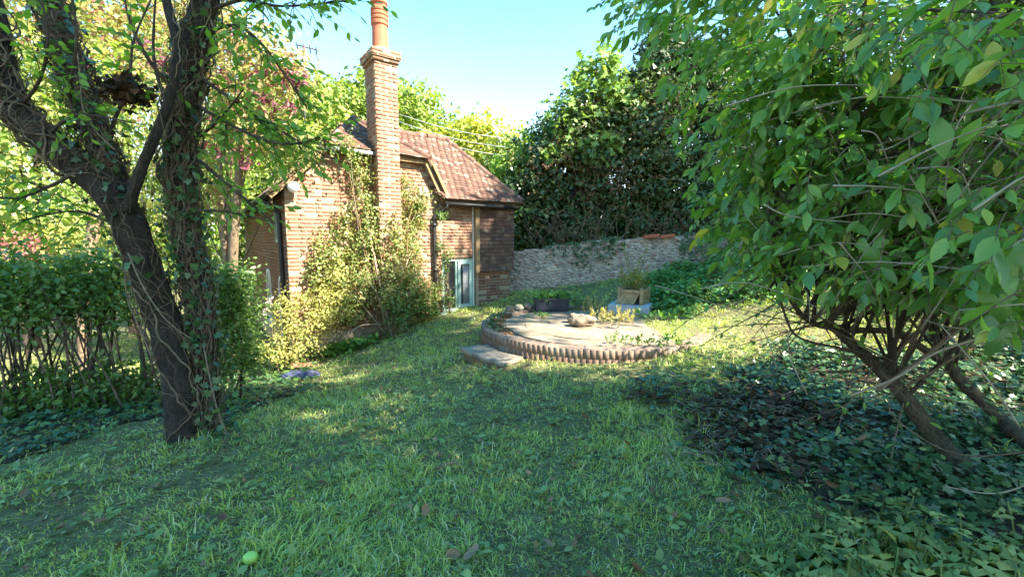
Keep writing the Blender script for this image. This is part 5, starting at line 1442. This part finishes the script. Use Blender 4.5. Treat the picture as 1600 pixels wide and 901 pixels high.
# ================================================================== NETTLES
def nettles():
    spots = [(1240, 845, 1.75), (1290, 800, 1.9), (1330, 862, 1.55), (1385, 770, 1.95), (1405, 845, 1.5), (1450, 800, 1.75), (1470, 870, 1.4), (1530, 835, 1.5), (1575, 775, 1.75), (1592, 868, 1.35), (1370, 905, 1.4), (1250, 905, 1.5), (1515, 905, 1.3), (1340, 760, 2.2), (1610, 815, 1.5), (1310, 830, 1.65), (1430, 770, 1.9), (1500, 790, 1.75), (1555, 860, 1.4), (1425, 890, 1.35), (1300, 880, 1.5), (1215, 880, 1.7), (1355, 815, 1.7)]
    me = np_mesh('leaf', NETTLE[0], NETTLE[1], M['nettle_leaf'])
    words = ['leftmost nettle at the edge of the grass', 'nettle in the left of the patch, behind the leftmost one', 'nettle low at the front left of the patch', 'tallest nettle standing against the dark ivy', 'nettle in front of the tallest one', 'nettle in the middle of the patch', 'nettle at the bottom middle of the patch', 'nettle right of the middle of the patch', 'nettle nearest the leaning shrub trunk', 'nettle in the bottom right corner',
             'nettle cut by the bottom edge, middle', 'nettle cut by the bottom edge, left', 'nettle cut by the bottom edge, right', 'small nettle behind the patch among ivy leaves', 'nettle at the right edge of the picture', 'nettle between the left edge of the patch and the tallest one', 'nettle right behind the tallest one', 'nettle behind the middle of the patch', 'nettle just left of the bottom right corner', 'nettle low in the bottom middle, nearest the camera', 'nettle low at the bottom left of the patch', 'nettle reaching farthest left over the lawn', 'nettle just in front of the ivy left of the middle']
    for (u, v, Y), wd in zip(spots, words):
        top = P(u, v, Y); g = np.array([top[0] + rng.normal() * .03, top[1] + rng.normal() * .04, 0]); g[2] = h(g[0], g[1])
        root = thing('nettle', 'green ' + wd, 'nettle', g, 'nettles in the bottom right corner')
        ht = max(top[2] - g[2], .12)
        path = catmull([g - (0, 0, .03), (g + top) / 2 + rng.normal(size=3) * .015, g + (top - g) * .95], 5)
        mb = MB(); mb.tube(path, list(np.linspace(.005, .0025, len(path))), 6); mb.part('stem', M['nettle_leaf'], root, True)
        off = Matrix.Translation(-OFF[root.name])
        nn = max(int(ht / .06), 5); a = rng.random() * 6.28
        for i in range(nn):
            f = 1 - i * .062 / max(ht, .2)
            if f < .25: break
            q = path[min(int(f * (len(path) - 1)), len(path) - 1)]; a += 1.571 + rng.normal() * .2
            L = (.06 + .085 * min(i, 3) / 3) * rng.uniform(.85, 1.3)
            for sg in (0, math.pi):
                d = np.array([math.cos(a + sg), math.sin(a + sg), .35 - .22 * min(i, 3) + rng.normal() * .12])
                m = leaf_mat4(np.array([q + unit(d) * .012]), np.array([d]), np.array([[-.1, -.5, .9]]) + rng.normal(size=(1, 3)) * .4, [L])[0]
                o = bpy.data.objects.new('leaf', me); COL.objects.link(o); o.parent = root; o.matrix_basis = off @ Matrix(m.tolist())
nettles()

# ================================================================== GROUND COVER
def inpoly(x, y, poly):
    c = np.zeros(len(x), bool); j = len(poly) - 1
    for i in range(len(poly)):
        xi, yi = poly[i]; xj, yj = poly[j]
        m = ((yi > y) != (yj > y)) & (x < (xj - xi) * (y - yi) / ((yj - yi) + 1e-12) + xi)
        c ^= m; j = i
    return c
def gpoly(px): return [tuple(G(u, v)[:2]) for u, v in px]
RIGHT = gpoly([(1075, 628), (1130, 588), (1215, 556), (1310, 538), (1600, 535), (1900, 560)]) + [(5.5, 2.4), (4.5, .6), (2.2, 1.1)] + gpoly([(1560, 880), (1380, 800), (1270, 790), (1180, 745), (1105, 695)])
LEFT = gpoly([(-350, 800), (-80, 760), (60, 705), (180, 668), (250, 655)]) + gpoly([(300, 660), (345, 690), (395, 650), (470, 612), (505, 582), (440, 560), (330, 575), (180, 590), (0, 615), (-350, 640)])
BANK = gpoly([(1010, 478), (1060, 500), (1150, 470), (1240, 455), (1420, 440), (1420, 425), (1200, 412), (1060, 420), (1010, 440)])
def soft(x, y, poly, amp=.22):
    return inpoly(x + amp * np.sin(y * 3.1 + 1.3 * np.sin(x * 2.2)) + rng.normal(size=len(x)) * amp * .5, y + amp * np.cos(x * 2.7) + rng.normal(size=len(x)) * amp * .5, poly)
def scatter(poly, n, amp=.2):
    a = np.array(poly); lo, hi = a.min(0) - .3, a.max(0) + .3
    out = np.zeros((0, 2))
    while len(out) < n:
        q = lo + (hi - lo) * rng.random((n * 2, 2)); out = np.concatenate([out, q[soft(q[:, 0], q[:, 1], poly, amp)]])
    return out[:n]
BARE = gpoly([(1040, 645), (1100, 605), (1210, 615), (1265, 680), (1240, 745), (1150, 735), (1070, 705)])
def carpet(name, label, poly, n, L, tp, mat, hgt, amp=.2):
    q = scatter(poly, n, amp)
    gap = np.sin(q[:, 0] * 5.3 + 1.7 * np.sin(q[:, 1] * 3.1)) * np.cos(q[:, 1] * 4.9 + 1.3 * np.sin(q[:, 0] * 3.7))
    q = q[(rng.random(n) < np.where(soft(q[:, 0], q[:, 1], BARE, .15), .22, 1)) & (rng.random(n) < np.clip(.85 + .6 * gap, .15, 1))]; n = len(q)
    z = H(q[:, 0], q[:, 1]) + .01 + hgt * rng.random(n) * (.5 + .5 * np.sin(q[:, 0] * 4.1) * np.cos(q[:, 1] * 3.7))
    N = unit(np.stack([rng.normal(size=n) * .45, rng.normal(size=n) * .45 - .25, np.ones(n)], 1))
    d = rvec(n) * np.array([1, 1, .3])
    o = link_mesh(name, leaf_mesh(name, np.stack([q[:, 0], q[:, 1], z], 1), d, N, L * (.55 + .8 * rng.random(n)), tp, M[mat]), None, (q[0][0], q[0][1], z[0]), 'stuff')
    return tag(o, label, 'ground cover')
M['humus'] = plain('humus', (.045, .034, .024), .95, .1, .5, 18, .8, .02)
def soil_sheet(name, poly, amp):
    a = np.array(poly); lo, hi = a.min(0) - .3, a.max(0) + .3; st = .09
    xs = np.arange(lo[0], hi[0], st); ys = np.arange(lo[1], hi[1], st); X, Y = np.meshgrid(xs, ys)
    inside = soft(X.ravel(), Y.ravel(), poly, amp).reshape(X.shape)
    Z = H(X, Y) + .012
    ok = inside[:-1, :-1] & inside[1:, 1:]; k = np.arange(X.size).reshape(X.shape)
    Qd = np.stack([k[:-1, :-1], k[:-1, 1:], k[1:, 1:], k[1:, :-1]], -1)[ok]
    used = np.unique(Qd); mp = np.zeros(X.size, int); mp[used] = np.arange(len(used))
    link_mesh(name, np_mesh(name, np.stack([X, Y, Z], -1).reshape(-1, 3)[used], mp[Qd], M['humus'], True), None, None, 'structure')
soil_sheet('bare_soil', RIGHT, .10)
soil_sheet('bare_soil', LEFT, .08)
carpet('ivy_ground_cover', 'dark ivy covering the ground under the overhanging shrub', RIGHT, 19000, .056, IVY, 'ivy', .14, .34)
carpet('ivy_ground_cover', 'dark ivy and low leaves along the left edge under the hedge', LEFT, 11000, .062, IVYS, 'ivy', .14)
carpet('light_ground_cover', 'brighter broad leaves mixed through the ivy under the shrub', RIGHT, 900, .055, BROAD, 'nettle_leaf', .2, .4)
carpet('hedge_bottom_plants', 'mid green broad leaves under the garden hedge', LEFT, 1700, .075, BROAD, 'hedge_leaf', .34)
carpet('bank_plants', 'rambling green plants over the bank behind the round patio', BANK, 13000, .085, IVYS, 'ivy_light', .34, .3)
carpet('bank_plants', 'darker leaves low on the bank behind the wooden planter', BANK, 6500, .09, IVYS, 'hedge_leaf', .2, .3)
# bushes on the patio edge by the trough and planter
def patio_weeds():
    def tuft(name, label, u, v, Y, n, rad, ht, mat, L, tp=OVAL, sp=.05, stem='berry_spray'):
        c = P(u, v, Y); c[2] = max(h(c[0], c[1]), PT - .03 if np.hypot(c[0] - PC[0], c[1] - PC[1]) < PR else -9)
        root = thing(name, label, 'weed', c)
        S = [c + np.array([rng.normal() * rad, rng.normal() * rad * .7, 0]) for _ in range(n)]
        D = [np.array([rng.normal() * .35, rng.normal() * .35, 1]) for _ in range(n)]
        tw, p_, d_, n_, l_ = sprays(S, D, [ht * rng.uniform(.4, 1.1) for _ in range(n)], sp, L, .1, True, .3)
        twig_part('stems', tw, .0035, M[stem], root, 3)
        link_mesh('foliage', leaf_mesh('foliage', p_, d_, n_, l_, tp, M[mat]), root, kind='stuff')
    tuft('dry_weed', 'sunlit straw coloured weed in the middle of the round patio behind the stones', 962, 507, 7.2, 30, .15, .27, 'berry_spray', .05, QUAD, .03)
    tuft('dry_weed', 'smaller straw coloured weed beside the stones on the patio', 935, 500, 7.4, 16, .10, .24, 'berry_spray', .05, QUAD, .03)
    tuft('dry_weed', 'straw coloured weed against the blue grey slab', 925, 485, 8.1, 14, .10, .36, 'berry_spray', .05, QUAD, .03)
    tuft('weed', 'little weed growing from a joint at the left of the patio paving', 848, 502, 7.4, 6, .04, .13, 'rose_leaf', .05)
    tuft('weed', 'flat green weed at the foot of the black trough', 843, 492, 7.8, 16, .10, .08, 'ivy_light', .06)
    tuft('weed', 'bushy dark green weed between the trough and the wooden planter', 912, 472, 8.8, 40, .17, .26, 'hedge_leaf', .07)
    tuft('weed', 'green weed trailing over the patio front edge', 985, 532, 5.75, 26, .20, .10, 'hedge_leaf', .06)
    tuft('weed', 'green weed on the right of the patio beside the slab', 1040, 492, 7.5, 40, .24, .16, 'ivy_light', .08)
    tuft('weed', 'leafy weed spilling over the right front of the brick ring', 1040, 545, 5.6, 26, .16, .14, 'hedge_leaf', .07)
    # moss and mould caught inside the ring
    n = 700; a = np.radians(rng.uniform(150, 215, n)); r = PR - .24 + rng.normal(size=n) * .05
    A = np.stack([PC[0] + r * np.cos(a), PC[1] + r * np.sin(a), np.full(n, PT - .02) + rng.random(n) * .05], 1)
    tag(link_mesh('edge_moss', leaf_mesh('edge_moss', A, rvec(n), rvec(n) + (0, 0, .6), .045, BROAD, M['dead_leaf']), None, A[0], 'stuff'), 'dead leaves and moss gathered inside the brick ring', 'leaf litter')
    n = 240; a = np.radians(rng.uniform(160, 205, n)); r = PR - .2 + rng.normal(size=n) * .06
    A = np.stack([PC[0] + r * np.cos(a), PC[1] + r * np.sin(a), np.full(n, PT) + rng.random(n) * .06], 1)
    tag(link_mesh('ring_creeper', leaf_mesh('ring_creeper', A, rvec(n), rvec(n) + (0, 0, .8), .05, IVYS, M['ivy']), None, A[0], 'stuff'), 'small creeper growing over the back of the brick ring', 'creeper')
patio_weeds()

# fallen leaves big enough to pick out
CURL = tpl([(0, 0, .05), (.3, 0, 0), (.65, 0, .02), (1, 0, .14), (.2, .3, .14), (.55, .36, .12), (.8, .2, .18), (.2, -.28, .1), (.55, -.34, .16), (.8, -.2, .12), (.0, .2, .12), (0, -.2, .1)],
           [(0, 1, 10), (10, 1, 4), (4, 1, 5), (1, 2, 5), (5, 2, 6), (6, 2, 3), (1, 0, 11), (1, 11, 7), (1, 7, 8), (2, 1, 8), (2, 8, 9), (2, 9, 3)])
fme = np_mesh('fallen_leaf', CURL[0], CURL[1], M['dead_leaf'])
for u, v, s in ((192, 862, .1), (728, 888, .12), (697, 886, .09), (345, 822, .09), (245, 775, .1), (90, 838, .09), (35, 790, .09), (553, 785, .08), (1333, 708, .13), (1195, 705, .1), (1237, 700, .1), (1345, 755, .13), (1310, 775, .1), (1118, 800, .1), (1080, 628, .1), (1120, 628, .09), (918, 662, .1), (983, 705, .07), (858, 792, .1), (665, 818, .08), (1040, 805, .07), (1190, 575, .09), (1270, 705, .12), (500, 765, .08), (716, 812, .08), (985, 895, .09)):
    p = G(u, v); o = bpy.data.objects.new('fallen_leaf', fme); COL.objects.link(o)
    o.location = V3(p + (0, 0, .035)); s *= .85; o.scale = (s, s * rng.uniform(.7, 1), s * rng.uniform(1.2, 2.2)); o.rotation_euler = (rng.normal() * .5, rng.normal() * .5, rng.random() * 6.28)
    own = {192: 'orange brown dead leaf in the bottom left of the lawn', 728: 'upright curled dead leaf at the bottom of the lawn, right one of a pair', 697: 'curled dead leaf at the bottom of the lawn, left one of a pair', 345: 'dead leaf on the grass between the old tree and the green fruit',
           90: 'dead leaf on the grass just above the orange brown one, bottom left', 35: 'dead leaf at the far left edge of the lawn', 245: 'dead leaf on the grass below the foot of the old tree', 1333: 'largest brown dead leaf lying on the dark ivy', 1345: 'brown dead leaf on the ivy just above the nettles', 1310: 'dead leaf at the front edge of the ivy behind the leftmost nettles',
           918: 'dead leaf on the lawn in front of the round patio', 985: 'dead leaf cut by the bottom edge of the picture', 1190: 'dead leaf at the back of the ivy near the patio', 1118: 'dead leaf on the grass left of the nettles'}
    tag(o, own.get(u, 'curled brown dead leaf lying on the ' + ('dark ivy' if inpoly(np.array([p[0]]), np.array([p[1]]), RIGHT)[0] else 'lawn grass')), 'leaf', 'fallen brown leaves')
n = 3600
q = np.stack([rng.uniform(-5, 5.5, n), rng.uniform(.9, 8, n)], 1)
keepq = (np.hypot(q[:, 0] - PC[0], q[:, 1] - PC[1]) > PR) & ((rng.random(n) < .4) | soft(q[:, 0], q[:, 1], RIGHT)); q = q[keepq]; n = len(q)
A = np.stack([q[:, 0], q[:, 1], H(q[:, 0], q[:, 1]) + .015 + .05 * rng.random(n)], 1)
tag(link_mesh('leaf_litter', leaf_mesh('leaf_litter', A, rvec(n) * (1, 1, .3), rvec(n) * .5 + (0, 0, 1), .05 * (.5 + rng.random(n)), OVAL, M['dead_leaf']), None, A[0], 'stuff'), 'small dead leaves scattered over the grass and ivy', 'leaf litter')
q = scatter(BARE, 1500, .25); n = len(q)
A = np.stack([q[:, 0], q[:, 1], H(q[:, 0], q[:, 1]) + .02 + .03 * rng.random(n)], 1)
tag(link_mesh('leaf_litter', leaf_mesh('leaf_litter', A, rvec(n) * (1, 1, .3), rvec(n) * .5 + (0, 0, 1), .06 * (.5 + rng.random(n)), CURL, M['old_leaf']), None, A[0], 'stuff'), 'brown rotting leaves on the bare patch at the edge of the ivy', 'leaf litter')
# twig debris on the bare patch at the edge of the ivy
mb = MB()
for i in range(260):
    p = G(rng.uniform(1040, 1230), rng.uniform(610, 740)); a = rng.random() * 6.28; L = rng.uniform(.06, .22); d = np.array([math.cos(a), math.sin(a), rng.normal() * .2]) * L
    mb.tube([p + (0, 0, .03), p + d * .5 + (0, 0, .05), p + d + (0, 0, .035)], .0028, 3, cap=False)
tag(mb.part('twig_debris', M['twig_pale'], None, True, G(1130, 670), 'stuff'), 'broken dry twigs lying at the edge of the ivy', 'twigs')

# ================================================================== GRASS
def grass():
    n = 390000
    # thinner and coarser with distance from the lawn's foreground
    r = 1.0 + 15 * rng.random(n) ** 1.9; a = np.radians(rng.uniform(-68, 66, n))
    x, y = r * np.sin(a), r * np.cos(a) + .1
    ok = (y > .3) & (y < 15)
    ok &= (np.hypot(x - PC[0], y - PC[1]) > PR - .02) | (H(x, y) > PT - .06 - .05 * rng.random(n)) & (x > PC[0] + .9)
    s = (x - W0[0]) * WD[0] + (y - W0[1]) * WD[1]; o = (x - W0[0]) * WN[0] + (y - W0[1]) * WN[1]
    ok &= ~((s > -.3) & (s < 5.5) & (o < .02))
    ri = soft(x, y, RIGHT); le = soft(x, y, LEFT)
    ok &= ~(ri & (rng.random(n) < .93)) & ~(le & (rng.random(n) < .8))
    dx, dy = x - PC[0], y - PC[1]; an = np.degrees(np.arctan2(dy, dx)) % 360; rr = np.hypot(dx, dy)
    ok &= ~((an > 203) & (an < 232) & (rr < 2.34))
    # patches: thin worn turf and longer tufts
    pn = np.sin(x * 1.9 + 1.3 * np.sin(y * 1.2)) * np.cos(y * 1.6 + 1.1 * np.sin(x * .9)) + .6 * np.sin(x * 5.1 + y * 3.3) * np.cos(y * 4.7 - x * 2.1)
    ok &= rng.random(n) < np.clip(.85 + .3 * pn, .5, 1)
    x, y, pn, r = x[ok], y[ok], pn[ok], r[ok]; n = len(x)
    # two blades in three grow in tufts that spread outwards
    k = 16000; ci = rng.integers(0, n, k); tid = rng.integers(0, k, n); tl = .6 + .85 * rng.random(k) ** 1.7
    g = rng.normal(size=(n, 2)) * .022; tuft = rng.random(n) < .66
    x = np.where(tuft, x[ci][tid] + g[:, 0], x); y = np.where(tuft, y[ci][tid] + g[:, 1], y); pn = np.where(tuft, pn[ci][tid], pn); r = np.hypot(x, y)
    out = np.hypot(x - PC[0], y - PC[1]) > PR - .02
    in_ = ~out & (x > PC[0] + .9) & (H(x, y) > PT - .07)
    m_ = out | in_; x, y, pn, r, g, tuft, tid = x[m_], y[m_], pn[m_], r[m_], g[m_], tuft[m_], tid[m_]; n = len(x)
    z = H(x, y)
    L = (.032 + .085 * rng.random(n) ** 1.9) * (1 + .35 * pn) * np.clip(.8 + r * .03, .8, 1.15)
    L = np.clip(L * np.where(tuft, tl[tid], .7), .025, .2)
    wdt = (.0016 + .0020 * rng.random(n)) * np.clip(.75 + r * .17, .9, 2.6)
    lean = rng.normal(size=(n, 2)) * .6 + np.stack([np.sin(x * 3.1 + y * 2.2), np.cos(y * 2.7 - x)], 1) * .32
    lean += np.where(tuft[:, None], g / .022 * .45, 0)
    d1 = unit(np.concatenate([lean * .6, np.ones((n, 1))], 1)); d2 = unit(np.concatenate([lean * 2.4, np.full((n, 1), .4)], 1))
    th = rng.random(n) * 6.28; s_ = np.stack([np.cos(th), np.sin(th), np.zeros(n)], 1) * wdt[:, None]
    b = np.stack([x, y, z - .008], 1); m = b + d1 * (L * .55)[:, None]; t = m + d2 * (L * .55)[:, None]
    V = np.stack([b - s_, b + s_, m - s_ * .8, m + s_ * .8, t], 1).reshape(-1, 3)
    T = (np.array([[0, 1, 3], [0, 3, 2], [2, 3, 4]])[None] + (np.arange(n) * 5)[:, None, None]).reshape(-1, 3)
    tag(link_mesh('grass', np_mesh('grass', V, T, M['grass']), None, None, 'stuff'), 'shaggy green lawn grass sloping down to the cottage', 'grass')
    # matted dry thatch lying under the blades
    m = 75000; rr_ = .9 + 11 * rng.random(m) ** 1.7; aa = np.radians(rng.uniform(-68, 66, m)); tx, ty = rr_ * np.sin(aa), rr_ * np.cos(aa)
    ok = (np.hypot(tx - PC[0], ty - PC[1]) > PR) & ~soft(tx, ty, RIGHT) & ~soft(tx, ty, LEFT)
    ss = (tx - W0[0]) * WD[0] + (ty - W0[1]) * WD[1]; oo = (tx - W0[0]) * WN[0] + (ty - W0[1]) * WN[1]
    ok &= ~((ss > -.3) & (ss < 5.5) & (oo < .02)); tx, ty, rr_ = tx[ok], ty[ok], rr_[ok]; m = len(tx)
    A = np.stack([tx, ty, H(tx, ty) + .004 + .014 * rng.random(m)], 1)
    tag(link_mesh('dry_thatch', leaf_mesh('dry_thatch', A, rvec(m) * (1, 1, .15), rvec(m) * .5 + (0, 0, 1), (.03 + .06 * rng.random(m)), QUAD, M['thatch'], .14 * np.clip(.8 + .14 * rr_, 1, 2.4)), None, A[0], 'stuff'), 'matted dry stalks under the lawn grass', 'dry grass')
    # broad leaved weeds in the turf
    n = 3400; q = np.stack([rng.uniform(-4.5, 4, n), rng.uniform(1, 6.5, n)], 1)
    q = q[(np.hypot(q[:, 0] - PC[0], q[:, 1] - PC[1]) > PR + .02)]; n = len(q)
    q = q[rng.integers(0, n // 5, n)] + rng.normal(size=(n, 2)) * .035
    A = np.stack([q[:, 0], q[:, 1], H(q[:, 0], q[:, 1]) + .02 + .035 * rng.random(n)], 1)
    tag(link_mesh('lawn_weeds', leaf_mesh('lawn_weeds', A, rvec(n) * (1, 1, .2) + (0, 0, .2), rvec(n) * .4 + (0, 0, 1), .045 * (.5 + rng.random(n)), BROAD, M['nettle_leaf']), None, A[0], 'stuff'), 'small round leaved weeds among the grass', 'weeds')
grass()
def far_wood(name, label, pts, hgt, n, L, mat):
    A = []
    for i in range(n):
        t = rng.random() * (len(pts) - 1); k = int(t); w = t - k
        p = pts[k] * (1 - w) + pts[k + 1] * w
        A.append(p + np.array([rng.normal() * .5, rng.normal() * .8, 0]))
    A = np.array(A); hh = hgt * (.8 + .2 * np.sin(A[:, 0] * .9) + .1 * np.sin(A[:, 0] * 2.7)); A[:, 2] = H(A[:, 0], A[:, 1]) + hh * rng.random(n)
    N = unit(rng.normal(size=(n, 3)) + (0, -.3, .7))
    tag(link_mesh(name, leaf_mesh(name, A, hang(n, N), N, L * (.6 + .8 * rng.random(n)), QUADW, M[mat]), None, A[0], 'stuff'), label, 'wood')
far_wood('far_wood', 'mass of sunlit woodland far beyond the hedge on the left', [np.array(q) for q in ((-60., 22, 0), (-30, 26, 0), (-12, 28, 0))], 7, 9000, .55, 'wood_leaf')
far_wood('far_hedge', 'dark hedgerow beyond the garden wall on the right', [np.array(q) for q in ((0., 16.5, 0), (7, 16.5, 0), (16, 13.5, 0), (24, 6, 0), (24, -4, 0))], 4.5, 14000, .34, 'dark_leaf')
